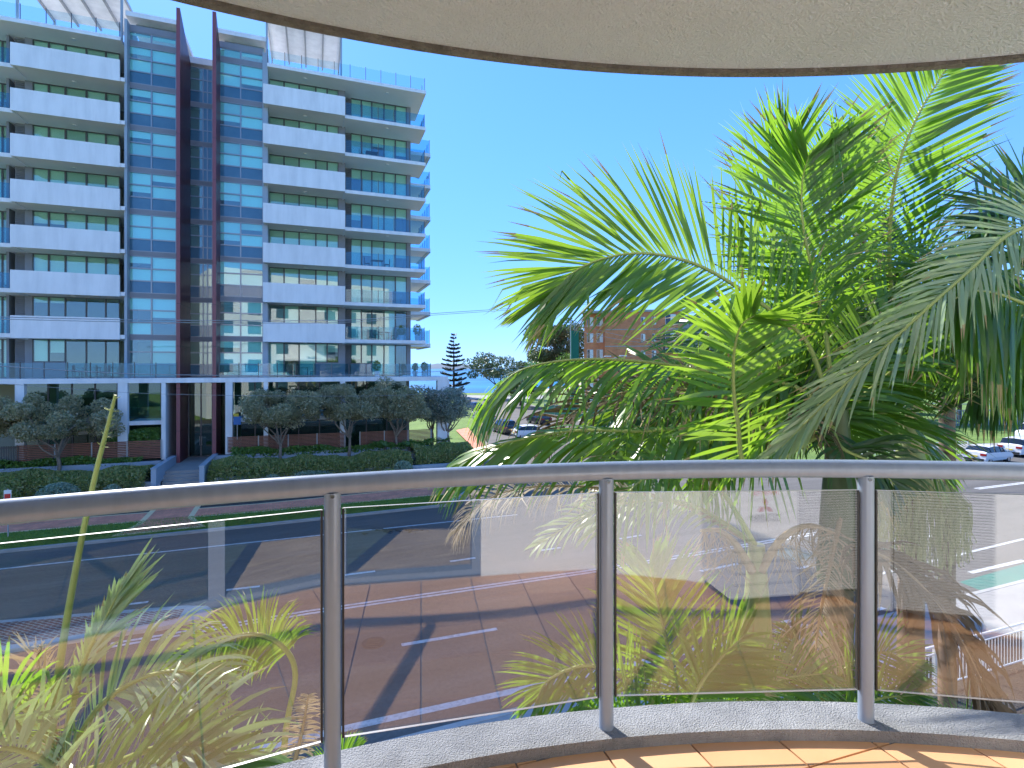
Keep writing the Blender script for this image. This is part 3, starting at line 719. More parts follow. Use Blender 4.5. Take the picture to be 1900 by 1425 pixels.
# timber slat fences
slat_cache = {}
def slat_fence(label, pa, pb, t, z0, z1):
    s0, s1 = S(pa,t), S(pb,t); f = empty('timber_fence', loc2w(s0,t,z0), TH, label, 'fence', 'timber slat garden fences')
    n = max(1, round((s1-s0)/2.0)); W_ = (s1-s0)/n
    nsl = 11; h = (z1-z0)/nsl
    base = None
    for i in range(n+1):
        MB().box((i*W_-.04,.03,0),(i*W_+.04,.11,z1-z0)).build('fence_post', M['grey_metal'], f)
    for i in range(n):
        for j in range(nsl):
            if base is None:
                base = MB().box((0,0,0),(W_-.1,.025,h*.68)).build('slat', M['timber_slat'], f); o = base
            else:
                o = base.copy(); COL.objects.link(o)
            o.location = (i*W_+.05,0,j*h+.01)
slat_fence('brown timber slat fence left of the entrance behind the low hedge', 30, 299, -1.35, -6.42, -5.12)
slat_fence('brown timber slat fence right of the entrance behind the three round trees', 422, 640, -1.35, -6.25, -5.1)
slat_fence('far brown timber slat fence near the white corner portal', 668, 800, -1.35, -6.25, -5.1)
gt = empty('garden_gate', W(8,-1.35,-6.42), TH, 'dark vertical bar gate at the left end of the slat fence', 'gate')
for i in range(14): lb('bar', S(-8,-1.35)+i*.09, S(-8,-1.35)+i*.09+.04, -1.37, -1.33, -6.42, -5.15, M['frame'], gt)
lb('top_rail', S(-8,-1.35), S(-8,-1.35)+1.22, -1.39, -1.374, -5.3, -5.22, M['frame'], gt)
# hedges (leaf masses)
def hedge(name, label, pa, pb, t0, t1, z0, z1, n, lm, size=.085, cat='hedge', bumpy=.35):
    s0, s1 = S(pa,(t0+t1)/2), S(pb,(t0+t1)/2)
    U = nr.random((n,3)); 
    s = s0+(s1-s0)*U[:,0]; ph = nr.random(4)*6
    hgt = 1+bumpy*.5*(np.sin(s*1.3+ph[0])*.5+np.sin(s*2.9+ph[1])*.3+np.sin(s*.5+ph[2])*.4)
    ed = nr.random(n); a = np.pi*U[:,1]
    rr = .82+.25*nr.random(n)**.5
    tt = (t0+t1)/2-np.cos(a)*(t1-t0)/2*rr; zz = z0+(z1-z0)*np.abs(np.sin(a))**.55*hgt*rr*.95
    lowz = nr.random(n) < .25; zz[lowz] = z0+(zz[lowz]-z0)*nr.random(lowz.sum())
    P = np.stack([OX+s*ux-tt*uy, OY+s*uy+tt*ux, zz],1)
    base = loc2w((s0+s1)/2,(t0+t1)/2,z0); e = empty(name, base, 0, label, cat)
    fast_quads('foliage', leaf_quads(P-np.array(base), size), lm, e)
    cb = MB(); k = max(2,int((s1-s0)/.8))
    for i in range(k):
        c = loc2w(s0+(s1-s0)*(i+.5)/k,(t0+t1)/2,z0)-base
        for q in range(3): branch(cb, c-Vector((0,0,.2)), c+Vector((rnd.gauss(0,.25),rnd.gauss(0,.2),(z1-z0)*.7)), .02,.006,.1,4,3)
    cb.build('stems', M['bark_dark'], e)
    return e
hedge('clipped_hedge', 'long dark clipped hedge in the planter left of the entrance steps', -60, 280, -6.4, -3.2, -7.6, -6.42, 26000, M['hedge'])
hedge('clipped_hedge', 'long dark hedge in the planter right of the entrance steps', 392, 760, -6.4, -3.4, -7.6, -6.3, 26000, M['hedge'])
hedge('clipped_hedge', 'rounded green hedge at the right corner under the small round tree', 765, 870, -5.6, -2.2, -7.6, -6.0, 12000, M['hedge'])
hedge('fern_row', 'bright green low ferns along the foot of the left fence', -60, 262, -2.5, -1.6, -6.6, -6.1, 4000, M['hedge_g'], .12, 'plants', .8)
hedge('fern_row', 'bright green low ferns right of the entrance under the round trees', 430, 800, -2.6, -1.7, -6.5, -6.0, 6000, M['hedge_g'], .12, 'plants', .9)
hedge('clipped_hedge', 'green shrubs behind the left slat fence beside the white columns', 195, 297, -1.0, -.2, -5.6, -4.3, 7000, M['hedge_g'], .1)
hedge('ground_cover', 'low dark shrubs along the footpath right of the entry path', 385, 900, -9.4, -7.0, -7.9, -7.35, 15000, M['hedge'], .09, 'plants', 1.2)
hedge('ground_cover', 'strappy green tufts along the footpath left of the entry path', -60, 276, -8.4, -7.2, -7.9, -7.5, 6000, M['hedge_s'], .12, 'plants', 1.2)
def round_shrub(label, px, t, r, h, lm, z=-7.85, n=3500, w_=None):
    c = W(px,t,z); e = empty('round_shrub', c, 0, label, 'shrub', None)
    p = nr.normal(size=(n,3)); p /= np.linalg.norm(p,axis=1)[:,None]; p[:,2] = np.abs(p[:,2]); p *= (.75+.28*nr.random((n,1)))
    p *= np.array([w_ or r, r, h]); fast_quads('foliage', leaf_quads(p,.075), lm, e)
    cb = MB()
    for q in range(6): branch(cb, (0,0,-.1), (rnd.gauss(0,r*.4),rnd.gauss(0,r*.4),h*.6), .02,.006,.1,4,3)
    cb.build('stems', M['bark_dark'], e)
round_shrub('rounded grey green shrub in front of the left planter wall', 107, -7.0, 1.15, 1.05, M['hedge_s'])
round_shrub('smaller silvery shrub left of the stair wall', 208, -6.9, .55, .75, M['hedge_s'], n=1800)
round_shrub('dark rounded shrub beside the red and white sign post', 8, -7.0, .8, 1.0, M['hedge'], n=2500)
round_shrub('long mounded silver shrub in front of the right planter', 580, -6.7, .6, .8, M['hedge_s'], n=4500, w_=2.1)
round_shrub('small silver bush where the right hedge dips', 748, -6.7, .8, 1.15, M['hedge_s'], n=2500)
round_shrub('low silver bush at the left end of the right planter', 505, -6.8, .7, .7, M['hedge_s'], n=2000)
round_shrub('low silvery shrub at the foot of the far right hedge', 845, -6.2, .7, .8, M['hedge_s'], n=2000)
def cycad(label, px, t, z, r=.9, n=22):
    c = W(px,t,z); e = empty('cycad', c, 0, label, 'plant', 'spiky green cycads beneath the round trees'); mb = MB()
    V = []
    for i in range(n):
        a = rnd.uniform(0,6.28); up = rnd.uniform(.4,1.3); d = Vector((math.cos(a),math.sin(a),up)).normalized()
        for j in range(12):
            f = (j+1)/12; p = d*r*f+Vector((0,0,-.35*r*f*f)); sd = Vector((-math.sin(a),math.cos(a),0))
            for sg in (-1,1):
                q = p+sd*sg*.16*(1-f*.6)+d*.08
                V.append([p, p+Vector((0,0,.02))+d*.03, q, q])
    fast_quads('fronds', np.array([[tuple(v) for v in q] for q in V]), M['hedge_g'], e)
    tb = MB(); tb.tube([(0,0,-.3),(0,0,.15)], [.14,.1], 8); tb.build('trunk', M['bark_dark'], e)
for i, (px, t) in enumerate(((700,-1.9),(762,-2.0),(800,-1.7),(825,-1.4),(715,-3.1),(760,-3.2))):
    cycad(['cycad under the third round tree','cycad right of the third round tree','cycad before the far slat fence','cycad beside the corner portal','cycad peeking above the right hedge','cycad at the hedge gap by the silver bush'][i], px, t, -6.25)
# round headed coastal trees
def coast(label, px, t, z, w_, ctr, rz, lm='pohut', n=11000):
    return tree('coastal_tree', W(px,t,z), 1.5, ctr+1.3, w_, w_*.75, rz+.1, 40, int(n*1.25), .085, M[lm], M['bark'], .13, label, 'tree', 'round headed trees in front of the tower', flat=.75, crad=.75)
coast('broad grey green tree with pale forked trunk left of the entrance', 105, -3.4, -7.2, 3.5, 2.55, 1.35, n=17000)
coast('grey green tree crown cut by the left edge of the view', -25, -2.8, -7.0, 1.9, 2.5, 1.2)
coast('first round tree right of the entrance doors', 522, -3.2, -7.1, 3.0, 2.7, 1.45, n=15000)
coast('round tree in the middle of the row right of the entrance', 648, -2.6, -6.9, 2.6, 2.7, 1.5, n=14000)
coast('round tree in front of the podium end right of the middle one', 738, -2.4, -6.9, 2.5, 2.8, 1.6, n=14000)
coast('small bluish round tree at the building corner', 832, -1.0, -7.0, 1.9, 2.4, 1.5, 'pohut_b', 9000)
coast('pale slim tree between the portal and the bluish round tree', 800, -.2, -6.9, 1.2, 2.3, 1.5, 'pohut_b', 5000)

# signs on the verge
sg = empty('parking_sign', gnd(15,1000), TH, 'small red and white parking sign on a grey post at the left edge', 'sign')
MB().tube([(0,0,0),(0,0,2.35)], .03, 8).build('post', M['grey_metal'], sg)
MB().box((-.14,-.05,1.75),(.14,-.035,2.3)).build('sign_plate', M['paint_white'], sg); MB().box((-.115,-.056,1.8),(.115,-.05,2.12)).build('red_panel', M['paint_red'], sg)
sg = empty('street_sign_post', gnd(911,920), TH, 'slim grey sign post on the verge left of the palm fronds', 'sign')
MB().tube([(0,0,0),(0,0,1.5)], .045, 8).build('post', M['grey_metal'], sg)
sg = empty('notice_sign', W(440,-1.5,-5.1), TH, 'small blue and yellow notice beside the column right of the entrance', 'sign')
MB().box((-.25,0,.9),(.25,.02,1.5)).build('blue_panel', M['paint_blue'], sg); MB().box((-.25,-.004,1.5),(.1,.02,1.72)).build('yellow_panel', M['paint_yellow'], sg); MB().box((-.02,.02,-.2),(.02,.05,1.5)).build('post', M['grey_metal'], sg)
plq = MB(); p0 = W(455,-6.05,-7.62); plq.obox(p0, 1.1, .02, .14, (ux,uy)); tag(plq.build('name_plaque', M['kerb']), 'pale blank name plaque on the planter wall right of the steps', 'plaque')

# verge grass blades near the road edge (tufts)
def blades(name, poly_fn, n, z, h, m=M['blade']):
    P = np.array([poly_fn() for _ in range(n)]); P = np.c_[P, np.full(n, z)]
    d = nr.normal(size=(n,3))*.35; d[:,2] = 1; L_ = h*nr.uniform(.5,1.2,size=(n,1)); sd = nr.normal(size=(n,3)); sd[:,2] = 0; sd /= np.linalg.norm(sd,axis=1)[:,None]; sd *= .012
    V = np.stack([P-sd, P+sd, P+d*L_+sd*.2, P+d*L_-sd*.2],1); o = fast_quads(name, V, m); o['kind'] = 'stuff'; return o
def in_verge():
    f = rnd.random(); a = KL[0].lerp(KL[2], f); b = PB[1].lerp(PB[3], f); g = rnd.uniform(.05,1.0); return tuple(a.lerp(b,g))
blades('verge_grass', in_verge, 30000, GZ+.10, .07)

# ------------------------------------------------------------------ far background
# Norfolk pine by the water
def norfolk(label, px, pyb, pyt, Y, n=24):
    b = at(px, pyb, Y); H = at(px,pyt,Y).z-b.z; t = empty('norfolk_pine', b, 0, label, 'tree')
    MB().tube([(0,0,0),(0,0,H*.5),(0,0,H)], [.35,.22,.04], 8).build('trunk', M['bark_dark'], t)
    V = []; tb = MB()
    z = H*.08; lv = 0
    while z < H*.97:
        f = z/H; L_ = (H*.30)*(1-f)**.85*rnd.uniform(.8,1.1)+.25
        nb = 7 if f < .8 else 5
        a0 = rnd.uniform(0,6.28)
        for i in range(nb):
            if rnd.random() < .10: continue
            a = a0+6.28*i/nb+rnd.gauss(0,.12); d = Vector((math.cos(a),math.sin(a),0)); LL = L_*rnd.uniform(.75,1.1)
            tb.tube([Vector((0,0,z)), Vector((0,0,z))+d*LL*.6, Vector((0,0,z+.2*LL))+d*LL], [.06,.03,.02], 4)
            for j in range(int(LL*60)):
                g = rnd.uniform(.2,1); p = Vector((0,0,z+.2*LL*g*g))+d*LL*g
                sd = Vector((-d.y,d.x,0))*rnd.choice((-1,1)); w2 = .6*(1.1-g*.4)*rnd.uniform(.5,1.2)
                q = p+sd*w2+d*.15+Vector((0,0,rnd.uniform(0,.5))); V.append([tuple(p-d*.07),tuple(p+d*.07+Vector((0,0,.06))),tuple(q+d*.05),tuple(q-d*.05+Vector((0,0,.08)))])
        z += H*.082*(1.1-f*.5)
    tb.build('branches', M['bark_dark'], t); fast_quads('crown', np.array(V), M['norfolk'], t)
norfolk('tall tiered norfolk pine standing against the sea', 842, 737, 619, 148)
# headland
hb = MB(); pts = [(-700,0),(-420,40),(-150,85),(60,70),(200,80),(400,45),(560,20),(700,0)]
n = len(pts)
hd_x = -1000
vs = [(hd_x+p[0],8000,-12) for p in pts]+[(hd_x+p[0],8000+300,p[1]-12) for p in pts]+[(hd_x+p[0],9000,-12) for p in pts]
hb.add(vs, [(i,i+1,n+i+1,n+i) for i in range(n-1)]+[(n+i,n+i+1,2*n+i+1,2*n+i) for i in range(n-1)], 0, True)
hb.build('headland', M['headland'])['kind'] = 'structure'
# trees by the water and the gum trees left of the brick flats
tree('coastal_banksia', at(925,742,140), 3.5, 8, 8, 7, 4.0, 30, 6500, .28, M['gum'], M['bark_dark'], .3, 'airy spreading tree with bare twigs against the sea', 'tree', crad=1.9)
tree('gum_tree', at(1022,760,115), 5, 13, 5.5, 6, 5.8, 40, 13000, .26, M['gum'], M['bark'], .4, 'tall grey green gum tree left of the orange brick flats', 'tree', crad=2.0)
tree('gum_tree', at(1050,760,118), 5, 12, 5.0, 6, 7.5, 36, 10000, .26, M['gum'], M['bark'], .4, 'taller gum tree just behind the flats corner', 'tree', crad=2.0)
tree('bushy_tree', at(1030,762,105), 3, 7.5, 5.5, 5, 3.0, 26, 9000, .2, M['hedge_g'], M['bark'], .3, 'lower bright green bushy tree in front of the gums', 'tree', crad=1.7)
tree('bushy_tree', at(965,752,112), 1.5, 4.0, 4.0, 4, 2.4, 22, 6000, .2, M['fig'], M['bark_dark'], .25, 'small dark tree beside the grass at the side street', 'tree', crad=1.4)
for i, (px, Y, ch, rx, rz, lb_) in enumerate(((1235,100,9,7,5,'dark park tree directly right of the brick flats'),(1330,95,8,8,5,'dark park tree hidden behind the big palm fronds'),(1420,90,9,8,6,'broad park tree behind the palm crown'),(1500,85,9,7,6,'dense park tree behind the middle palm'),(1610,88,9,8,5.5,'park tree behind the two thin palm trunks'),(1700,80,8,7,4.5,'dark tree on the park lawn left of the cut trunk'),(1780,84,9,7,5,'park tree shading the lawn above the white cars'),(1860,80,9,8,5,'park tree at the right edge above the van'),(1940,78,10,8,6,'large park tree cut by the right edge'))):
    tree('park_tree', at(px, 683+8/Y*1000, Y), 4, ch, rx, 6, rz, 30, 8000, .27, M['fig'], M['bark_dark'], .35, lb_, 'tree', 'trees in the park beyond the road', crad=2.3)
# orange brick flats
FX = at(1138, 683, 92); bf = empty('brick_flats', (FX.x, FX.y, GZ), R(-9), 'orange brick apartment block with white windows behind the palm fronds', 'building')
HB = 17.5
mb = MB(); mb.box((-1.4,0,0),(11.5,14,HB)); mb.build('front_wall', M['brick_wall'], bf)
mb = MB(); mb.box((-5.0,2.2,0),(-1.4,14,HB-.05)); mb.build('side_wing_wall', M['brick_wall'], bf)
mb = MB(); mb.box((-5.3,-.3,HB),(11.9,14.3,HB+.35)); mb.build('roof', M['kerb'], bf)
mb = MB(); mb.box((11.5,.8,0),(14.5,13,HB-.6)); mb.build('stair_tower', M['kerb'], bf)
for k in range(6):
    z = 1.0+k*2.85
    mb = MB(); mb.box((-1.42,-.03,z-.75),(11.5,0,z-.60)); mb.build('string_course', M['kerb'], bf)
    for x, wdt, hh in ((.0,.0,0),(4.6,.7,1.3),(6.4,.7,1.3),(8.6,1.7,1.7)):
        if wdt == 0: continue
        f = MB().box((x,-.04,z+.1),(x+wdt,-.002,z+.1+hh)).build('window', M['paint_white'], bf)
        for q in range(2): MB().box((x+.06+q*(wdt/2),-.055,z+.17),(x+wdt/2-.03+q*(wdt/2),-.042,z+.03+hh)).build('pane', M['car_glass'] if q == 0 else M['blind'], f)
    for x in (-4.5,-2.8):
        f = MB().box((x,2.16,z+.1),(x+1.1,2.198,z+1.7)).build('window', M['paint_white'], bf)
        for q in range(2): MB().box((x+.06+q*.55,2.145,z+.17),(x+.5+q*.55,2.158,z+1.63)).build('pane', M['car_glass'] if q == 0 else M['curtain'], f)
# green scaffold wrapped tower / crane mast by the flats
gp = empty('green_wrapped_mast', at(1066, 750, 78), 0, 'dark green shade cloth wrapped mast at the corner of the brick flats', 'mast')
MB().box((-.55,-.55,0),(.55,.55,10.6)).build('shade_cloth', M['green_net'], gp)
MB().tube([(-.65,-.6,0),(-.65,-.6,12.8)], .05, 6).build('pole', M['grey_metal'], gp)
# street lamps in the side street
for i, (px, py, ptop, Y, lbl) in enumerate(((1110,772,660,70,'tall street lamp in front of the brick flats'),(1085,772,661,76,'shorter street lamp left of the tall one by the flats'))):
    b = at(px,py,Y); H = at(px,ptop,Y).z-b.z; s_ = empty('street_lamp', b, 0, lbl, 'street lamp', 'curved street lamps near the flats')
    MB().tube([(0,0,0),(0,0,H*.75),(1.2,0,H*.92),(3.0,0,H)], [.09,.07,.06,.05], 8).build('pole', M['grey_metal'], s_)
    MB().box((2.8,-.15,H-.06),(3.7,.15,H+.07)).build('lamp_head', M['paint_white'], s_)
# low boundary fence with green net in the side street
for k, (pa, pb, Ya, Yb, h, lb_, m_) in enumerate((((1010,768),(1250,800),0,0,1.8,'green shade cloth fence behind the palm fronds','green_net'),((1775,790),(1900,788),0,0,2.2,'pale green railing fence at the back of the park','kerb'))):
    a = gnd(*pa); b = gnd(*pb); d = b-a; f = empty('mesh_fence' if k == 0 else 'park_fence', a, math.atan2(d.y,d.x), lb_, 'fence'); L_ = d.length
    n = int(L_/(.35 if k else 3)); n = min(n, 120)
    if k == 0: MB().box((0,-.02,.1),(L_,.02,h)).build('shade_cloth', M[m_], f)
    pb_ = None
    for i in range(n+1):
        if pb_ is None: o = pb_ = MB().box((-.04,-.04,0),(.04,.04,h)).build('post', M['grey_metal'], f)
        else: o = pb_.copy(); COL.objects.link(o)
        o.location = (L_*i/n,0,0)
    MB().box((0,-.05,h-.1),(L_,-.041,h)).build('top_rail', M['grey_metal'], f)

# ------------------------------------------------------------------ vehicles
def make_car(loc, heading, paint, label, kind='suv', group=None, name='parked_car'):
    """x forward. stations: x, zbelt, zroof, wbelt, wroof"""
    e = empty(name, loc, heading, label, 'van' if kind == 'van' else 'car', group)
    if kind == 'suv':  st = [(-2.3,.75,.75),(-2.25,1.02,1.05),(-2.05,1.08,1.15),(-1.75,1.08,1.62),(-.8,1.06,1.68),(.2,1.04,1.66),(.75,1.02,1.50),(1.25,1.0,1.05),(1.9,.92,.95),(2.25,.75,.78),(2.32,.55,.55)]; Wd = .92; 
    elif kind == 'hatch': st = [(-2.1,.7,.7),(-2.08,.95,.98),(-1.9,1.0,1.08),(-1.35,.98,1.42),(-.6,.96,1.48),(.2,.94,1.45),(.7,.92,1.32),(1.3,.9,.94),(1.8,.82,.84),(2.1,.66,.68),(2.18,.5,.5)]; Wd = .88
    else: st = [(-2.55,.8,.8),(-2.53,1.15,1.2),(-2.5,1.2,1.3),(-2.4,1.2,2.0),(-1.2,1.18,2.06),(.6,1.16,2.05),(1.3,1.12,1.85),(1.95,1.08,1.15),(2.3,.98,1.0),(2.5,.8,.82),(2.55,.55,.55)]; Wd = .95
    body = MB(); gl = MB(); n = len(st)
    def ring(i):
        x, zb, zr = st[i]; cab = zr-zb > .2
        taper = 1-.12*max(0,(abs(x)-1.7))**1.0
        w0 = Wd*taper; wr = w0*(.78 if cab else .93); zs = .28
        return [(x,-w0*.94,zs),(x,-w0,.55),(x,-w0*.985,zb),(x,-wr,zr-.04),(x,-wr*.8,zr),(x,0,zr+.03),(x,wr*.8,zr),(x,wr,zr-.04),(x,w0*.985,zb),(x,w0,.55),(x,w0*.94,zs)]
    rings = [ring(i) for i in range(n)]
    for i in range(n-1):
        a, b = rings[i], rings[i+1]
        cabA = st[i][2]-st[i][1] > .2; cabB = st[i+1][2]-st[i+1][1] > .2
        for j in range(10):
            q = [a[j], a[j+1], b[j+1], b[j]]
            side = j in (2,7); top = j in (3,4,5,6)
            if side and (cabA or cabB) : gl.add(q, [(0,1,2,3)], 0, True)
            elif top and (cabA != cabB) and j: gl.add(q, [(0,1,2,3)], 0, True)
            else: body.add(q, [(0,1,2,3)], 0, True)
    body.add(rings[0], [tuple(range(11))]); body.add(rings[-1], [tuple(range(10,-1,-1))])
    bo = body.build('body', paint, e); gl.build('windows', M['car_glass'], e)
    pil = MB()
    for i in range(n):
        if st[i][2]-st[i][1] > .2:
            for sg_ in (2,7):
                p, q = Vector(rings[i][sg_]), Vector(rings[i][sg_+1]); s2 = Vector((0,(-1 if sg_ == 2 else 1)*.008,0)); pil.tube([p+s2,q+s2], .028, 5)
    pil.build('pillars', M['black'] if kind != 'van' else paint, e)
    wr_ = .34 if kind != 'hatch' else .31
    for x in (-1.38,1.42):
        for y in (-Wd*.93, Wd*.93):
            s_ = 1 if y > 0 else -1
            wh = MB().tube([(x,y-s_*.2,wr_),(x,y+s_*.02,wr_),(x,y+s_*.03,wr_)], [wr_,wr_,wr_*.9], 18).build('wheel', M['tyre'], e)
            MB().tube([(x,y+s_*.02,wr_),(x,y+s_*.04,wr_)], wr_*.62, 10).build('rim', M['rim'], wh)
            MB().tube([(x,y-s_*.24,wr_+.02),(x,y-s_*.02,wr_+.02)], wr_+.08, 16).build('wheel_arch', M['black'], e)
    xb = st[0][0]-.01
    for s_ in (-1,1):
        z0 = st[1][1]
        MB().box((xb-.02,s_*Wd*.52,z0-.22),(xb+.12,s_*Wd*.97,z0-.04)).build('tail_light', M['tail'], e)
        MB().box((st[-1][0]-.28,s_*Wd*.5,.62),(st[-1][0]-.05,s_*Wd*.83,.74)).build('headlight', M['rim'], e)
        MB().box((.75,s_*Wd*.98,1.02),(.92,s_*(Wd+.17),1.16)).build('side_mirror', paint, e)
    MB().box((xb-.03,-.26,.60),(xb,.26,.72)).build('number_plate', M['plate'], e)
    MB().box((xb-.025,-Wd*.8,.30),(xb+.2,Wd*.8,.48)).build('rear_bumper', M['black'], e)
    return e
hd0 = R(22)
c = gnd(1842,858); make_car((47.0,49.6,GZ), R(24), M['car_white'], 'white suv nearer the van in the road beside the park', 'suv', 'white vehicles in the road by the park')
make_car((40.6,46.0,GZ), R(24), M['car_white'], 'white hatchback lowest and closest to the handrail at right', 'hatch', 'white vehicles in the road by the park')
make_car((58.5,60.0,GZ), R(200), M['car_white'], 'white van cut by the right edge of the view', 'van', 'white vehicles in the road by the park', 'parked_van')
def gc(px, py, *a, **k): make_car(gnd(px,py), *a, **k)
gc(848,737, R(95), M['car_blue'], 'dark blue car facing the sea beside the pine', 'suv')
gc(826,736, R(60), M['car_red'], 'red car parked by the water left of the pine', 'hatch')
gc(862,748, R(115), M['car_silver'], 'silver car at the top of the side street', 'hatch')
gc(880,760, R(120), M['car_blue'], 'blue car in the side street below the silver one', 'hatch')
gc(897,782, R(118), M['car_silver'], 'silver suv in the side street by the pink path', 'suv')
gc(935,803, R(112), M['car_dark'], 'dark car with red tail lights half hidden by the lower fronds', 'suv')
gc(985,812, R(20), M['car_white'], 'white car behind the lower palm fronds at the junction', 'hatch')
gc(1155,818, R(22), M['car_white'], 'white car between palm fronds left of the green net', 'suv')
gc(1000,786, R(120), M['car_dark'], 'black car farther up the side street right lane', 'hatch')
gc(1370,850, R(22), M['car_silver'], 'silver car mostly hidden behind the big palm', 'suv')
# footpath bit at the side street corner
sheet('corner_path', [G(846,800), G(868,795), G(905,835), G(890,845)], GZ+.13, M['paver'])

# white guard rails
def white_rail(name, label, a, b, h, n, base=0.0):
    a = Vector(a); b = Vector(b); d = (b-a).to_2d(); L_ = d.length; e = empty(name, a, math.atan2(d.y,d.x), label, 'fence')
    MB().tube([(0,0,h),(L_,0,h)], .03, 6).build('top_rail', M['paint_white'], e); MB().tube([(0,0,h-.18),(L_,0,h-.18)], .018, 6).build('mid_rail', M['paint_white'], e); MB().tube([(0,0,.12),(L_,0,.12)], .02, 6).build('bottom_rail', M['paint_white'], e)
    for i in range(int(L_/1.8)+1): MB().box((min(i*1.8,L_)-.035,-.035,-.1),(min(i*1.8,L_)+.035,.035,h-.03)).build('post', M['paint_white'], e)
    pr = None
    for i in range(n):
        if pr is None: o = pr = MB().tube([(0,0,.12),(0,0,h-.18)], .011, 5).build('baluster', M['paint_white'], e)
        else: o = pr.copy(); COL.objects.link(o)
        o.location = (L_*(i+.5)/n,0,0)
    return e
white_rail('ramp_railing', 'white metal balustrade beside the footpath at the lower right', (8.6,12.5,GZ+.12), (16.5,15.4,GZ+.12), 1.1, 66)
white_rail('park_railing', 'white pedestrian railing beyond the road near the white cars', gnd(1700,849), gnd(1800,846), 1.3, 30)
white_rail('park_railing', 'white pedestrian railing left of the ringed palm trunks', gnd(1560,845), gnd(1670,848), 1.3, 30)

# power lines and pole
pole = empty('power_pole', gnd(1232,812), 0, 'timber power pole among the palm fronds carrying the cables', 'power pole')
MB().tube([(0,0,0),(0,0,12.2)], [.19,.13], 10).build('pole_shaft', M['bark_dark'], pole)
MB().box((-1.1,-.06,11.2),(1.1,.06,11.35)).build('crossarm', M['bark_dark'], pole); MB().box((-.9,-.06,9.6),(.9,.06,9.75)).build('crossarm', M['bark_dark'], pole)
PB_ = gnd(1232,812)
def cable(name, label, pts, r, m='black'):
    """catmull through control points (px,py,Y)"""
    P = [at(*p) for p in pts]; res = []
    for i in range(len(P)-1):
        p0, p1, p2, p3 = P[max(i-1,0)], P[i], P[i+1], P[min(i+2,len(P)-1)]
        for k in range(8):
            u = k/8; res.append(.5*((2*p1)+(p2-p0)*u+(2*p0-5*p1+4*p2-p3)*u*u+(-p0+3*p1-3*p2+p3)*u**3))
    res.append(P[-1]); mb = MB(); mb.tube(res, r, 5); return tag(mb.build(name, M[m]), label, 'cable')
cable('overhead_cable', 'upper twin overhead cable crossing the white balconies', [(-200,583,22),(0,588,24),(300,594,28),(640,594,36),(800,582,44),(1020,567,54),(1230,549,62)], .022, 'grey_metal')
cable('overhead_cable', 'lower strand of the pair crossing the white balconies', [(-200,587,22),(0,592,24),(300,598,28),(640,598,36),(800,585,44),(1020,570,54),(1230,553,62)], .018, 'grey_metal')
cable('overhead_cable', 'overhead cable passing in front of the podium balustrade', [(-200,662,20),(0,679,22),(300,695,27),(640,696,35),(800,690,42),(1000,678,54),(1230,655,62)], .02, 'grey_metal')
cable('overhead_cable', 'thin lowest cable in front of the round trees', [(-200,706,20),(0,712,22),(300,731,27),(640,735,35),(800,731,42),(1000,722,54),(1230,700,62)], .009, 'grey_metal')
cable('overhead_cable', 'service cable in front of the brick flats', [(1065,600,60),(1150,622,60),(1230,634,60),(1330,640,58)], .022, 'grey_metal')
cable('overhead_cable', 'lower service cable in front of the brick flats', [(1065,613,60),(1150,630,60),(1230,640,60),(1330,650,58)], .022, 'grey_metal')
cable('overhead_cable', 'twin cable low across the park at right', [(1560,745,40),(1700,748,40),(1900,752,40),(2000,755,40)], .03, 'grey_metal')
cable('overhead_cable', 'lower cable across the park at right', [(1560,757,40),(1700,760,40),(1900,763,40),(2000,766,40)], .02, 'grey_metal')

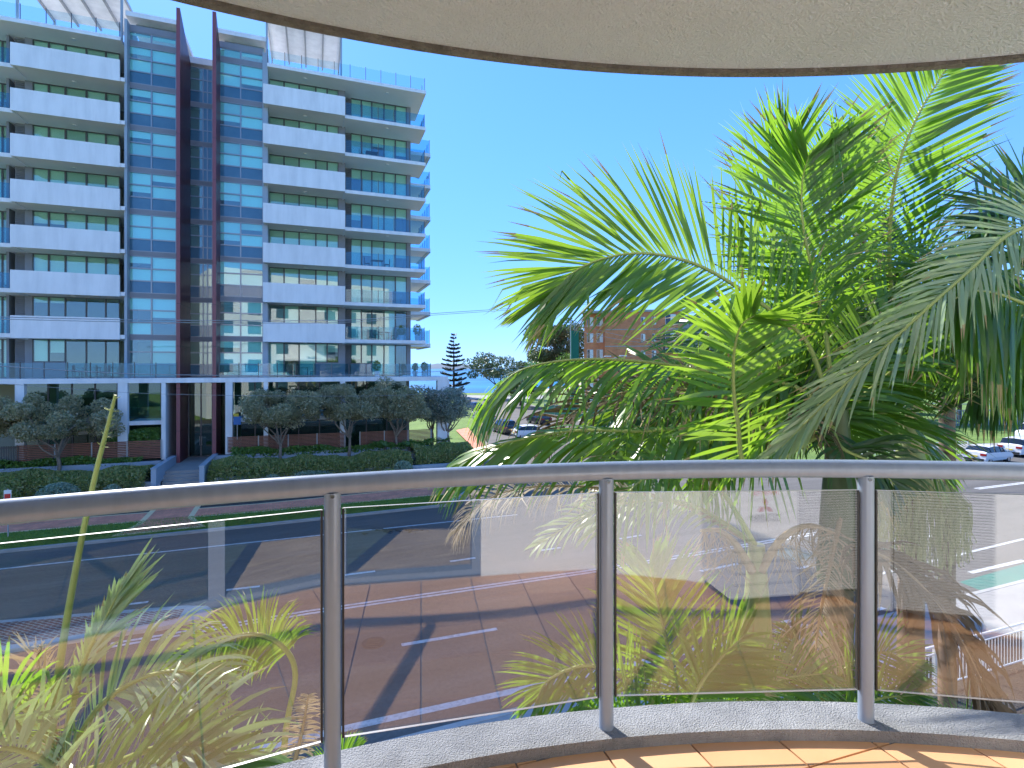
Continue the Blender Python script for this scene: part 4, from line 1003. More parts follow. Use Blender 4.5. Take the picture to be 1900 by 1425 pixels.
# ------------------------------------------------------------------ palms
UPV = Vector((0,0,1))
def spline(P, n):
    res = []
    m = len(P)-1
    for i in range(n+1):
        x = i/n*m; j = min(int(x), m-1); u = x-j
        p0, p1, p2, p3 = P[max(j-1,0)], P[j], P[j+1], P[min(j+2,m)]
        res.append(.5*((2*p1)+(p2-p0)*u+(2*p0-5*p1+4*p2-p3)*u*u+(-p0+3*p1-3*p2+p3)*u**3))
    return res
def frond(parent, pts, N=(0,-1,.3), L=.75, n=48, w_=.036, droop=.25, lm='palm', start=.12, a0=68, a1=22, lift=.25, left=1., right=1., r0=.022, dead=False, tatter=.06, world=True, jit=.06, label=None):
    """pts: list of (px,py,Y) or vectors. leaflets on both sides of the rachis"""
    P = [at(*p) if not isinstance(p, Vector) else p for p in pts]
    C = spline(P, 40); o0 = parent.location
    N = Vector(N).normalized(); K = 6; V = []; n = int(n*1.6); w_ = w_*.80; L = L*1.06
    for side in (-1,1):
        sc_ = left if side < 0 else right
        if sc_ <= 0: continue
        for i in range(n):
            f = start+(1-start)*(i+rnd.uniform(-.25,.25))/(n-1); f = min(max(f,start),1)
            x = f*40; j = min(int(x),39); p = C[j].lerp(C[j+1], x-j); T = (C[j+1]-C[j]).normalized()
            Bv = T.cross(N); 
            if Bv.length < .05: Bv = T.orthogonal()
            Bv.normalize(); Nn = Bv.cross(T)
            g = (f-start)/(1-start)
            ang = R(a0+(a1-a0)*g**1.3+rnd.gauss(0,3)); 
            ln = L*sc_*(.55+.9*math.sin(math.pi*min(1,g*.85+.12))*.5+.0)*(1 if g < .8 else 1-(g-.8)*1.6)*rnd.uniform(.9,1.08)
            if rnd.random() < tatter: ln *= rnd.uniform(.4,.8)
            d = T*math.cos(ang)+(Bv*side*math.cos(lift)+Nn*math.sin(lift))*math.sin(ang)
            d += Vector((rnd.gauss(0,jit),rnd.gauss(0,jit),rnd.gauss(0,jit))); d.normalize()
            q = p.copy(); sec = []; dr = droop*rnd.uniform(.6,1.5); tw = rnd.gauss(0,.25)
            wdv = (T - d*T.dot(d)).normalized(); nv = d.cross(wdv); wdv = (wdv*math.cos(tw)+nv*math.sin(tw))
            prof = (.35,.9,1.,.85,.5,.03); kink = rnd.randint(2,4) if (rnd.random() < .07 and not dead) else 99
            for k in range(K):
                ww = w_*.5*prof[k]; sec.append(((q-wdv*ww-o0)[:],(q+wdv*ww-o0)[:]))
                if k == kink: d = (d*.3+Vector((rnd.gauss(0,.2),rnd.gauss(0,.2),-.9)))
                q = q+d*ln/(K-1); d = (d+Vector((0,0,-dr*(.25+.35*k))) *.45)
                if dead: d += Vector((rnd.gauss(0,.18),rnd.gauss(0,.18),rnd.gauss(0,.1)))
                d.normalize()
            V.append(sec)
    mb = MB(); mb.strips(np.array(V), 0, tips=[(rnd.choice((0,0,0,0,1,1)) if not dead else 0) for _ in V])
    fo = mb.build('frond', [M[lm], M['tip']], parent)
    if label: fo['label'] = label
    rb = MB(); rb.tube([c-o0 for c in C], [r0*(1-.85*i/40) for i in range(41)], 6)
    rb.build('frond_stalk', M['stalk_dead'] if dead else M['stalk'], fo)
    return fo
def ringed_trunk_mat(name, c1, c2, ring, scale):
    m = mat(name, c1, .8, var=(3,c2,.25), bump=(12,.4,.01)); t = m.node_tree; N = t.nodes; L = t.links
    tc = N.new('ShaderNodeTexCoord'); wv = N.new('ShaderNodeTexWave'); wv.bands_direction = 'Z'; wv.inputs['Scale'].default_value = scale; wv.inputs['Distortion'].default_value = .8; wv.inputs['Detail'].default_value = 2
    L.new(tc.outputs['Object'], wv.inputs['Vector']); cr = N.new('ShaderNodeValToRGB'); cr.color_ramp.elements[0].position = .0; cr.color_ramp.elements[0].color = (*ring,1); cr.color_ramp.elements[1].position = .22; cr.color_ramp.elements[1].color = (1,1,1,1)
    L.new(wv.outputs['Fac'], cr.inputs[0]); x = N.new('ShaderNodeMix'); x.data_type = 'RGBA'; x.blend_type = 'MULTIPLY'; x.inputs['Factor'].default_value = 1
    b = N['Principled BSDF']; src = b.inputs['Base Color'].links[0].from_socket; L.new(src, x.inputs['A']); L.new(cr.outputs[0], x.inputs['B']); L.new(x.outputs['Result'], b.inputs['Base Color'])
    return m
M['trunk_pale'] = ringed_trunk_mat('palm_trunk_pale', (.34,.29,.21), (.25,.21,.15), (.5,.42,.33), 1.6)
M['trunk_brown'] = ringed_trunk_mat('palm_trunk_brown', (.20,.14,.095), (.13,.095,.07), (.45,.4,.35), 1.6)
M['shaft'] = mat('crownshaft_green', (.20,.26,.075), .4, var=(2.5,(.30,.31,.13),.25), bump=(6,.15,.01))
M['shaft_dk'] = mat('crownshaft_dark', (.05,.095,.03), .45, var=(3,(.10,.12,.045),.25), bump=(6,.15,.01))
def palm(label, px, Y, shaft_top, shaft_bot, rt, rs, tm='trunk_pale', sm='shaft', group='palms growing in front of the balcony', zb=GZ+.1, lean=0):
    X = (px-950)/F*Y; e = empty('palm_tree', (X,Y,zb), 0, label, 'palm', group)
    zt = (HY-shaft_top)/F*Y-zb; zs = (HY-shaft_bot)/F*Y-zb
    mb = MB(); n = 26; pts = []; rr = []
    for i in range(n+1):
        f = i/n; pts.append((lean*(1-f)**2+rnd.gauss(0,.003),0,zs*f)); rr.append(rt*(1.18-.2*f)*(1+(.035 if i % 2 else 0)))
    mb.tube(pts, rr, 14); mb.build('trunk', M[tm], e)
    if zt > zs: MB().tube([(0,0,zs-.03),(0,0,zs+.08),(0,0,(zs+zt)/2),(0,0,zt)], [rs*1.12,rs*1.18,rs*.9,rs*.5], 14).build('crownshaft', M[sm], e)
    return e
# --- main palm, just right of centre
PA = palm('tall palm with the large bright fronds sweeping left over the handrail', 1556, 4.3, 760, 1075, .105, .135, 'trunk_pale', 'shaft_dk')
YA = 4.3
c0 = (1545,790,YA)
frond(PA, [c0,(1500,640,4.3),(1400,555,4.2),(1290,490,4.15),(1180,470,4.1),(1080,495,4.1),(1020,550,4.1)], N=(.1,-1,.35), L=.95, n=70, w_=.038, droop=.10, lm='palm_bright', start=.16, a0=74, a1=12, lift=.15)
frond(PA, [c0,(1480,720,4.2),(1350,695,4.1),(1200,672,4.0),(1060,668,4.0),(960,690,4.0),(905,745,4.0)], N=(0,-.25,1), L=.80, n=54, w_=.034, droop=.75, lm='palm', start=.15, a0=60, lift=-.45)
frond(PA, [c0,(1480,800,4.0),(1350,790,3.9),(1200,800,3.8),(1060,800,3.8),(930,825,3.8),(850,862,3.8)], N=(0,-.3,1), L=.72, n=54, w_=.040, droop=.6, lm='palm_bright', start=.2, a0=56, lift=-.35)
frond(PA, [c0,(1535,640,4.4),(1510,520,4.4),(1490,420,4.35),(1488,340,4.3),(1500,290,4.2)], N=(.05,-1,.15), L=.86, n=54, w_=.036, droop=.06, lm='palm', start=.3, a0=74, a1=34, lift=.1)
frond(PA, [c0,(1400,870,3.5),(1368,780,3.3),(1360,680,3.2),(1372,610,3.1),(1400,585,3.0)], N=(.15,-1,.1), L=.50, n=34, w_=.036, droop=.10, lm='palm_bright', start=.12, a0=84, a1=35, lift=.12)
frond(PA, [c0,(1480,700,4.6),(1440,560,4.7),(1430,430,4.8),(1450,330,4.8),(1460,270,4.7)], N=(0,-1,.1), L=.85, n=44, w_=.036, droop=.06, lm='palm', start=.25, a0=50, a1=15)
frond(PA, [c0,(1500,760,4.4),(1390,745,4.5),(1280,760,4.6),(1190,800,4.7),(1130,870,4.7)], N=(0,-.7,.8), L=.8, n=44, w_=.034, droop=.45, lm='palm')
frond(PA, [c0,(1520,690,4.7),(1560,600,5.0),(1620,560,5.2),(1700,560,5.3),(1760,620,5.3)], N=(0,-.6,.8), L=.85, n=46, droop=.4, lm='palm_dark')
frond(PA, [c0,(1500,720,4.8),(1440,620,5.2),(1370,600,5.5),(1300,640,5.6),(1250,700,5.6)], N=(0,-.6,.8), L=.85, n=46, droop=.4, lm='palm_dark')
frond(PA, [c0,(1560,830,4.0),(1620,860,3.9),(1660,900,3.9)], N=(0,-1,.4), L=.45, n=24, droop=.6, lm='palm_dark')
frond(PA, [c0,(1500,780,4.2),(1350,740,4.2),(1220,720,4.3),(1090,750,4.3),(1000,820,4.3)], N=(0,-.6,.8), L=.55, n=50, w_=.024, droop=.5, lm='dead', dead=True, tatter=.3, label='half dead grey brown frond among the green ones')
for k in range(17):
    a = rnd.uniform(math.pi*.25, math.pi*1.5) if k < 13 else rnd.uniform(-.9,.7); el = rnd.uniform(.1,.9) if k < 13 else rnd.uniform(.7,1.1); r_ = rnd.uniform(.9,1.5)
    d1 = Vector((math.cos(a), -math.sin(a)*.35+.25, el)); b0 = at(*c0)+Vector((0,.25,-.15))
    frond(PA, [b0, b0+d1*r_*.5, b0+d1*r_+Vector((0,0,-.15)), b0+d1*r_*1.35+Vector((0,0,-.7))], N=(rnd.uniform(-.3,.3),-.6,.8), L=rnd.uniform(.55,.75), n=38, w_=.032, droop=rnd.uniform(.25,.6), lm=rnd.choice(['palm','palm','palm_dark','palm_bright']))
# --- second palm behind with the tall upright frond
PB2 = palm('palm with the tallest upright frond touching the balcony soffit', 1690, 5.9, 735, 915, .12, .145, 'trunk_brown', 'shaft')
c1 = (1672,735,5.9)
frond(PB2, [c1,(1662,620,5.4),(1650,470,5.0),(1662,330,4.7),(1700,220,4.5),(1760,120,4.4)], N=(-.1,-1,.05), L=.80, n=60, w_=.036, droop=.04, lm='palm', start=.2, a0=76, a1=42, lift=.05, jit=.03, tatter=.02, r0=.03)
frond(PB2, [c1,(1640,650,5.8),(1600,540,5.8),(1560,430,5.7),(1560,330,5.6),(1590,300,5.4)], N=(0,-1,.1), L=.9, n=48, droop=.05, lm='palm', start=.3, a0=55, a1=25)
frond(PB2, [c1,(1690,600,5.6),(1640,500,5.4),(1590,440,5.3),(1520,420,5.2),(1480,450,5.2)], N=(0,-.6,.8), L=.62, n=34, w_=.026, droop=.7, lm='dead_pale', dead=True, start=.35, label='bleached dead frond hanging near the top of the palms')
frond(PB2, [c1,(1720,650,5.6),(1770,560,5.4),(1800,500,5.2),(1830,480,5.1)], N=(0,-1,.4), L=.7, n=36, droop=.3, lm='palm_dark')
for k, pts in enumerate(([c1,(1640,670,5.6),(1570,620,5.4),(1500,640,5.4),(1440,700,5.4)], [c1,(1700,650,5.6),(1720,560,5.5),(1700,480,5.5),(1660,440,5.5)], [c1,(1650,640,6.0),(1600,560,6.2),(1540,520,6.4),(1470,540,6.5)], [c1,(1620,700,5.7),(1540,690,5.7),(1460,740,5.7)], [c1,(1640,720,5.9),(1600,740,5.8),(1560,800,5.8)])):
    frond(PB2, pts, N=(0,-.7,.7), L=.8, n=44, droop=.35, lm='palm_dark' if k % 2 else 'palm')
for k in range(9):
    a = rnd.uniform(-3.0,-1.3); d1 = Vector((math.cos(a)*1.0,math.sin(a)*.4,.75)); b0 = at(*c1)
    frond(PB2, [b0, b0+d1*.7, b0+d1*1.3+Vector((0,0,-.1)), b0+d1*1.7+Vector((0,0,-.7))], N=(0,-.5,.8), L=.65, n=30, droop=.5, lm='palm_dark')
# --- palm at the right edge with fronds entering the view
PC = palm('palm outside the right edge whose fronds hang into the view', 2120, 3.9, 600, 850, .11, .14, 'trunk_pale', 'shaft')
c2 = (2110,600,3.9)
frond(PC, [c2,(2000,590,3.6),(1920,570,3.5),(1850,545,3.45),(1800,540,3.4),(1770,556,3.4)], N=(0,-.8,.6), L=.85, n=60, w_=.036, droop=.95, lm='palm', start=.1, a0=75, a1=45, lift=-.1)
frond(PC, [c2,(2030,470,3.5),(1960,420,3.4),(1880,430,3.3),(1800,500,3.2),(1700,590,3.1),(1560,720,3.1),(1450,830,3.1)], N=(-.4,-1,.5), L=.48, n=74, w_=.024, droop=.25, lm='palm_grey', start=.05, a0=42, a1=14, lift=.15)
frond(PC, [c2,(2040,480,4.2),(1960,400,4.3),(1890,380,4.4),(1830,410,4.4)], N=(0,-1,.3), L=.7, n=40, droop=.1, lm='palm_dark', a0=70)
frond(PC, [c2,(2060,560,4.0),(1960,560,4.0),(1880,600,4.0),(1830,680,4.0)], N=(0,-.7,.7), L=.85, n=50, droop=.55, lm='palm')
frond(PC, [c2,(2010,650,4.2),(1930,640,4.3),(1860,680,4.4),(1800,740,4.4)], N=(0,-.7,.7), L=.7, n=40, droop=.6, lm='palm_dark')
# dark blades against the sky, upper right
bl = []
for i in range(8):
    x = 1812+i*15; top = (330,312,300,325,300,345,280,260)[i]
    a = at(x+18,490,4.1)-PC.location; b = at(x+8,400,4.1)-PC.location; c_ = at(x-2,330,4.1)-PC.location; d_ = at(x-6,top,4.1)-PC.location
    sec = []
    for p, ww in ((a,.016),(a.lerp(b,.5),.022),(b,.022),(c_,.018),(c_.lerp(d_,.5),.012),(d_,.002)): sec.append(((p-Vector((ww,.4*ww,0)))[:],(p+Vector((ww,.4*ww,0)))[:]))
    bl.append(sec)
mb = MB(); mb.strips(np.array(bl)); fo = mb.build('frond', M['palm_dark'], PC); fo['label'] = 'upright dark leaflets against the sky at the upper right'
# --- cut trunk
PD = palm('slim grey palm trunk cut off at the top with no crown', 1757, 6.6, 712, 712, .082, .08, 'trunk_brown', 'shaft')
# --- green shaft palm with forked flower stems (behind the glass)
PE = palm('slender palm with pale green shaft and forked flower stems seen through the glass', 1404, 4.0, 1010, 1310, .085, .115, 'trunk_pale', 'shaft')
fs = MB()
for sg_, pts in ((-1,[(1395,1060,3.95),(1365,1010,3.9),(1335,985,3.85),(1300,985,3.8)]),(1,[(1412,1060,3.95),(1450,1000,3.9),(1500,975,3.85),(1550,990,3.8)])):
    P = [at(*p)-PE.location for p in pts]; fs.tube(spline(P,10), [.035-.0025*i for i in range(11)], 7)
    for k in range(46):
        f = rnd.uniform(.3,1); p = spline(P,10)[int(f*10)]
        L_ = rnd.uniform(.15,.42); fs.tube([p, p+Vector((rnd.gauss(0,.06),rnd.gauss(0,.05),-L_*.4)), p+Vector((rnd.gauss(0,.10),rnd.gauss(0,.06),-L_))], [.004,.003,.002], 4, cap=False)
fs.build('flower_stem', M['stalk_dead'], PE)
c3 = (1400,1010,4.0)
for pts, lm, L_ in (([c3,(1330,900,3.7),(1250,860,3.6),(1180,900,3.5),(1120,980,3.5)],'palm',.55), ([c3,(1290,940,4.2),(1190,930,4.3),(1090,955,4.4),(1000,1010,4.4)],'palm_grey',.36)):
    frond(PE, pts, N=(0,-.6,.8), L=L_, n=24, w_=.026, droop=.5, lm=lm)
frond(PE, [c3,(1250,930,4.3),(1100,905,4.3),(980,905,4.3),(900,930,4.3),(850,985,4.3)], N=(0,-.3,1), L=.42, n=50, w_=.016, droop=.9, lm='dead_pale', dead=True, start=.3, label='dry brown frond drooping in front of the verge')
# dead frond hanging from main palm, lower right
frond(PA, [(1570,1010,4.2),(1650,1040,3.9),(1730,1110,3.7),(1795,1210,3.6),(1845,1320,3.5)], N=(0,-.4,.9), L=.52, n=44, w_=.042, droop=1.6, lm='dead', dead=True, start=.05, a0=50, tatter=.15, jit=.12, label='long dead brown frond hanging down the lower right')
frond(PA, [(1560,960,4.2),(1540,1050,4.1),(1520,1150,4.0),(1512,1230,4.0)], N=(0,-1,0), L=.4, n=30, w_=.018, droop=.9, lm='dead_pale', dead=True, jit=.12, label='dry straw coloured remains hanging on the trunk')
# hanging fruit strands
def strands(px0, px1, py0, py1, Y, n, parent):
    mb = MB(); V = []
    for i in range(n):
        x = rnd.uniform(px0,px1); mid = (px0+px1)/2; a = abs(x-mid)/(px1-px0)*2
        y0 = py0+rnd.uniform(0,30)+a*a*25; y1 = py0+(py1-py0)*(1-.25*a)*rnd.uniform(.55,1.0); yy = Y+rnd.gauss(0,.2)
        P = [at(mid+(x-mid)*.55,y0-8,yy)-parent.location, at(x,y0+18,yy)-parent.location, at(x+rnd.gauss(0,5),(y0+y1)/2,yy)-parent.location, at(x+rnd.gauss(0,7),y1,yy)-parent.location]
        ww = .0042
        sec = []
        for k, p in enumerate(spline(P,5)): 
            j = Vector((rnd.gauss(0,.006),0,0)); sec.append(((p+j-Vector((ww,0,0)))[:],(p+j+Vector((ww,0,0)))[:]))
        V.append(sec)
        for q in range(7):
            c = spline(P,5)[rnd.randint(1,5)]; 
            mb.add([c+Vector((-.010,0,0)),c+Vector((0,-.01,-.010)),c+Vector((.010,0,0)),c+Vector((0,0,.010))],[(0,1,2,3)])
    mb.strips(np.array(V)); o = mb.build('fruit_strands', M['string'], parent); o['kind'] = 'stuff'; return o
strands(1622,1800,885,1095,5.6,330,PB2)
# --- young palms below the balcony, centre right
PY = palm('young palm with broad upright fronds just below the balcony edge', 1250, 3.5, 1420, 1500, .07, .09)
c4 = (1255,1430,3.5)
frond(PY, [c4,(1262,1330,3.4),(1245,1230,3.4),(1222,1130,3.5),(1205,1050,3.6)], N=(.05,-1,.15), L=.52, n=44, w_=.026, droop=.12, lm='palm_bright', a0=62, a1=30, start=.2)
frond(PY, [c4,(1230,1330,3.3),(1160,1260,3.2),(1090,1235,3.1),(1020,1260,3.1),(995,1300,3.1)], N=(0,-.8,.6), L=.36, n=44, w_=.020, droop=.2, lm='palm', a0=60)
frond(PY, [c4,(1285,1300,3.3),(1330,1230,3.3),(1380,1180,3.4)], N=(.1,-1,.3), L=.45, n=34, w_=.028, droop=.15, lm='palm_bright')
frond(PY, [c4,(1300,1360,3.3),(1370,1300,3.3),(1450,1260,3.4),(1530,1250,3.5)], N=(0,-.8,.6), L=.40, n=40, w_=.020, droop=.25, lm='palm')
frond(PY, [c4,(1220,1380,3.2),(1150,1330,3.1),(1080,1310,3.0)], N=(0,-.8,.6), L=.35, n=34, w_=.02, droop=.2, lm='palm')
PY2 = palm('young palm between the pale trunk and the third post', 1500, 4.2, 1400, 1480, .07, .09)
c5 = (1500,1400,4.2)
for pts in ([c5,(1520,1310,4.1),(1570,1240,4.1),(1640,1210,4.1),(1700,1240,4.1)], [c5,(1470,1320,4.1),(1440,1260,4.1),(1400,1230,4.1)], [c5,(1500,1300,4.2),(1490,1220,4.2),(1470,1170,4.2)], [c5,(1540,1350,4.0),(1620,1300,3.9),(1700,1290,3.9)], [c5,(1440,1350,4.0),(1370,1310,3.9),(1300,1310,3.9)]):
    frond(PY2, pts, N=(0,-.8,.6), L=.42, n=38, w_=.02, droop=.25, lm='palm' if rnd.random() < .6 else 'palm_dark')
# low spiky plants lower right
for i, (px, Y) in enumerate(((1790,4.6),(1860,4.4),(1900,4.8),(1720,5.0))):
    e = empty('spiky_plant', at(px,1400,Y), 0, ['strappy green plant under the dead frond','strappy plant at the lower right corner of the glass','strappy plant by the right edge near the floor kerb','strappy plant left of the hanging dead frond tip'][i], 'plant'); V = []
    for k in range(46):
        a = rnd.uniform(0,6.28); d = Vector((math.cos(a)*.6,math.sin(a)*.6,rnd.uniform(.6,1.4))).normalized(); q = Vector((0,0,0)); sec = []; sd = Vector((-math.sin(a),math.cos(a),0))*.009; L_ = rnd.uniform(.3,.62)
        for j in range(6): sec.append(((q-sd*(1-j/5.2))[:],(q+sd*(1-j/5.2))[:])); q = q+d*L_/5; d = (d+Vector((0,0,-.18))).normalized()
        V.append(sec)
    mb = MB(); mb.strips(np.array(V)); mb.build('leaves', M['palm'], e)
    MB().tube([(0,0,-4.6),(0,0,.02)], [.05,.04], 6).build('stem', M['bark_dark'], e)
# --- palms at the lower left
PL = palm('palm at the lower left with ragged fronds and a tall unopened spear', 110, 3.0, 1430, 1560, .10, .12)
c6 = (112,1440,3.0)
frond(PL, [c6,(130,1330,2.8),(160,1220,2.7),(200,1140,2.7),(228,1085,2.7)], N=(-.2,-1,.2), L=.42, n=23, w_=.026, droop=.04, lm='palm_grey', a0=30, a1=10, start=.35, left=.35, right=1.0)
frond(PL, [c6,(170,1330,2.7),(240,1270,2.7),(320,1245,2.7),(390,1260,2.75)], N=(0,-.7,.7), L=.42, n=23, w_=.030, droop=.6, lm='palm_grey', a0=60)
frond(PL, [c6,(200,1420,2.5),(300,1385,2.4),(390,1385,2.4),(470,1430,2.4)], N=(0,-.6,.8), L=.42, n=23, w_=.030, droop=.5, lm='palm_grey', a0=65)
frond(PL, [c6,(60,1380,2.5),(20,1330,2.3),(-30,1300,2.2)], N=(.3,-1,.4), L=.32, n=18, w_=.034, droop=.35, lm='palm_grey')
frond(PL, [c6,(90,1370,2.8),(40,1310,2.7),(-20,1280,2.6),(-80,1300,2.6)], N=(0,-.8,.6), L=.4, n=22, w_=.026, droop=.4, lm='palm')
frond(PL, [c6,(100,1350,2.9),(80,1270,2.9),(70,1220,2.9),(78,1205,2.8)], N=(0,-1,.2), L=.22, n=24, w_=.018, droop=.2, lm='dead_pale', dead=True, a0=60, label='bleached broken frond tip at the lower left')
frond(PL, [c6,(120,1440,2.4),(60,1400,2.3),(0,1390,2.2),(-60,1420,2.2)], N=(0,-.8,.6), L=.42, n=22, w_=.026, droop=.4, lm='palm_grey')
frond(PL, [c6,(160,1450,2.4),(250,1440,2.3),(340,1450,2.3),(400,1490,2.3)], N=(0,-.6,.8), L=.42, n=23, w_=.030, droop=.3, lm='palm')
sp = MB(); P = [at(*p)-PL.location for p in ((88,1420,2.9),(110,1240,2.8),(140,1060,2.75),(175,890,2.7),(200,790,2.7),(214,733,2.7))]
sp.tube(spline(P,24), [.021-.0006*i for i in range(25)], 8)
for k in range(26):
    f = rnd.uniform(.72,1); c = spline(P,24)[int(f*24)]; d = Vector((rnd.gauss(0,1),rnd.gauss(0,.5),rnd.uniform(-.3,1))).normalized(); sp.tube([c, c+d*rnd.uniform(.015,.04)], [.003,.001], 4, cap=False)
sp.build('spear_leaf', M['stalk'], PL)
PL2 = palm('lower palm whose arching bright frond sits left of the first post', 520, 3.2, 1560, 1640, .08, .10)
frond(PL2, [(516,1560,3.1),(530,1360,3.1),(548,1250,3.1),(520,1195,3.1),(465,1176,3.1),(400,1196,3.1),(335,1246,3.1),(285,1300,3.1)], N=(0,-1,.35), L=.27, n=62, w_=.018, droop=.75, lm='palm_bright', start=.38, a0=80, a1=30, lift=.05, label='arching bright green frond with drying tips')
frond(PL2, [(516,1560,3.1),(540,1440,3.0),(560,1360,2.95),(572,1290,2.9)], N=(.4,-1,.2), L=.12, n=34, w_=.012, droop=.5, lm='dead_pale', dead=True, start=.3, a0=80, a1=60, label='curly bleached dead frond left of the first post')
frond(PL2, [(516,1560,3.1),(580,1470,2.9),(620,1410,2.8),(665,1390,2.75)], N=(0,-1,.4), L=.16, n=24, w_=.014, droop=.3, lm='palm', start=.4)
frond(PL2, [(516,1560,3.1),(470,1480,3.0),(400,1430,2.9),(330,1430,2.9)], N=(0,-.8,.6), L=.4, n=34, w_=.02, droop=.4, lm='palm_grey')

# ------------------------------------------------------------------ our balcony
CX, CY = 1.0, -2.76
def arc(r, a0, a1, n): return [(CX+r*math.sin(a), CY+r*math.cos(a)) for a in np.linspace(a0, a1, n)]
A0, A1 = R(-48), R(50)
def ringslab(name, r0, r1, z0, z1, m, a0=A0, a1=A1, n=90, parent=None):
    o_, i_ = arc(r1,a0,a1,n), arc(r0,a0,a1,n); mb = MB(); vs = []
    for k in range(n): vs += [(*i_[k],z0),(*o_[k],z0),(*o_[k],z1),(*i_[k],z1)]
    fs = []
    for k in range(n-1):
        for j in range(4): fs.append((4*k+j,4*k+4+j,4*k+4+(j+1)%4,4*k+(j+1)%4))
    fs += [(0,1,2,3),(4*n-1,4*n-2,4*n-3,4*n-4)]
    mb.add(vs, fs, 0, False); o = mb.build(name, m, parent)
    import bmesh
    bm = bmesh.new(); bm.from_mesh(o.data); bmesh.ops.recalc_face_normals(bm, faces=bm.faces); bm.to_mesh(o.data); bm.free()
    return o
ZF = -1.30; ZC = 1.23
tag(ringslab('balcony_kerb', 4.64, 4.80, -1.62, -1.26, M['hob']), kind='structure')
fb = MB(); pts = arc(4.70, R(-60), R(60), 50); fb.prism([(p[0],p[1]) for p in pts]+[(CX+4.2,-4.5),(CX-4.6,-4.5)], -1.55, ZF-.012); fb.build('balcony_floor', M['kerb'])['kind'] = 'structure'
BF = bpy.data.objects['balcony_floor']
du = Vector((math.cos(R(18)),math.sin(R(18)))); dv = Vector((-du.y,du.x))
def clip(poly, n, d):
    res = []
    for i in range(len(poly)):
        a, b = poly[i], poly[(i+1)%len(poly)]; fa, fb_ = a.dot(n)-d, b.dot(n)-d
        if fa <= 0: res.append(a)
        if fa*fb_ < 0: res.append(a.lerp(b, fa/(fa-fb_)))
    return res
DOOR0 = Vector((.56,.31)); DU = Vector((math.cos(R(16.5)), math.sin(R(16.5)))); DN = Vector((-DU.y,DU.x))
WU = Vector((math.cos(R(21)), math.sin(R(21))))
TS = .302; ntile = 0
for i in range(-14, 16):
    for j in range(-8, 14):
        c = du*(1.164+(i+.5)*TS)+dv*(1.37+(j+.5)*TS)
        rel_ = c-Vector((CX,CY)); 
        if rel_.length > 4.95 or rel_.length < 2.1: continue
        if (c-DOOR0).dot(DN) < -.22 or abs(c.x-CX) > 4.1: continue
        g = TS/2-.0035; poly = [c-du*g-dv*g, c+du*g-dv*g, c+du*g+dv*g, c-du*g+dv*g]
        n_ = rel_.normalized(); poly = clip(poly, n_, Vector((CX,CY)).dot(n_)+4.66)
        if len(poly) > 2: poly = clip(poly, -DN, (-DN).dot(DOOR0)-.03)
        if len(poly) < 3: continue
        MB().prism([(p.x-c.x,p.y-c.y) for p in poly], -.012, rnd.uniform(-.0006,.0006)).build('tile', M['terracotta'], BF, (c.x,c.y,ZF))
# ceiling slab of the balcony above with drip lip
cb = MB(); pts = arc(5.036, R(-75), R(75), 90); cb.prism([(p[0],p[1]) for p in pts]+[(CX+5.2,-6),(CX-5.2,-6)], ZC+.018, ZC+.30); cb.build('ceiling', M['stucco_ceiling'])['kind'] = 'structure'
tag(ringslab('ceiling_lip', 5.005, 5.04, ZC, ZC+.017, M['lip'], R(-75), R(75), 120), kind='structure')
# railing
rl = empty('balcony_railing', (CX+4.7*math.sin(-.1),CY+4.7*math.cos(-.1),-1.26), 0, 'curved grey metal balcony railing with clear glass panels in front of the viewer', 'railing'); ro = rl.location
RR = 4.70
posts = []
ang = lambda X, Y: math.atan2(X-CX, Y-CY)
p1 = ang(-.5576,1.674); p2 = ang(.331,1.891); p3 = ang(1.269,1.932); st_ = .1985
pa = [p1-2*st_, p1-st_, p1, p2, p3, p3+st_, p3+2*st_]
mb = MB(); mb.tube([Vector((CX+4.705*math.sin(a),CY+4.705*math.cos(a),-.362))-ro for a in np.linspace(A0,A1,120)], .0325, 20); mb.build('handrail', M['rail'], rl)
for a in pa:
    c = Vector((CX+RR*math.sin(a),CY+RR*math.cos(a),0)); posts.append(c); b = Vector((c.x,c.y,0))-Vector((ro.x,ro.y,0))
    pm = MB(); pm.tube([b+Vector((0,0,-1.262-ro.z)), b+Vector((0,0,-.385-ro.z))], .0255, 24); pm.build('post', M['rail'], rl)
    sm_ = MB(); q = b*1.0; n2 = Vector((CX-c.x,CY-c.y,0)).normalized(); sm_.tube([b+n2*.012+Vector((0,0,-.400-ro.z)), b+n2*.028+Vector((0,0,-.394-ro.z))], .006, 8); sm_.build('rivet', M['steel'], rl)
for a, b in zip(posts[:-1], posts[1:]):
    d = (b-a).normalized(); p = a+d*.032; q = b-d*.032; c = (p+q)/2
    g = MB(); g.obox((c.x-ro.x,c.y-ro.y,(-1.15-.4366)/2-ro.z), (q-p).length/2, .005, (1.15-.4366)/2, d); go = g.build('glass_pane', M['glass_bal'], rl)
    for e_ in (-.4366+.0005,-1.15-.0005):
        t_ = MB(); t_.obox((c.x-ro.x,c.y-ro.y,e_-ro.z), (q-p).length/2, .0045, .0005, d); t_.build('glass_edge', M['frame_lt'], go)
    for e_, s_ in ((p,-1),(q,1)):
        t_ = MB(); t_.obox((e_.x-ro.x,e_.y-ro.y,(-1.15-.4366)/2-ro.z), .003, .007, (1.15-.4366)/2, d); t_.build('glazing_channel', M['black'], go)
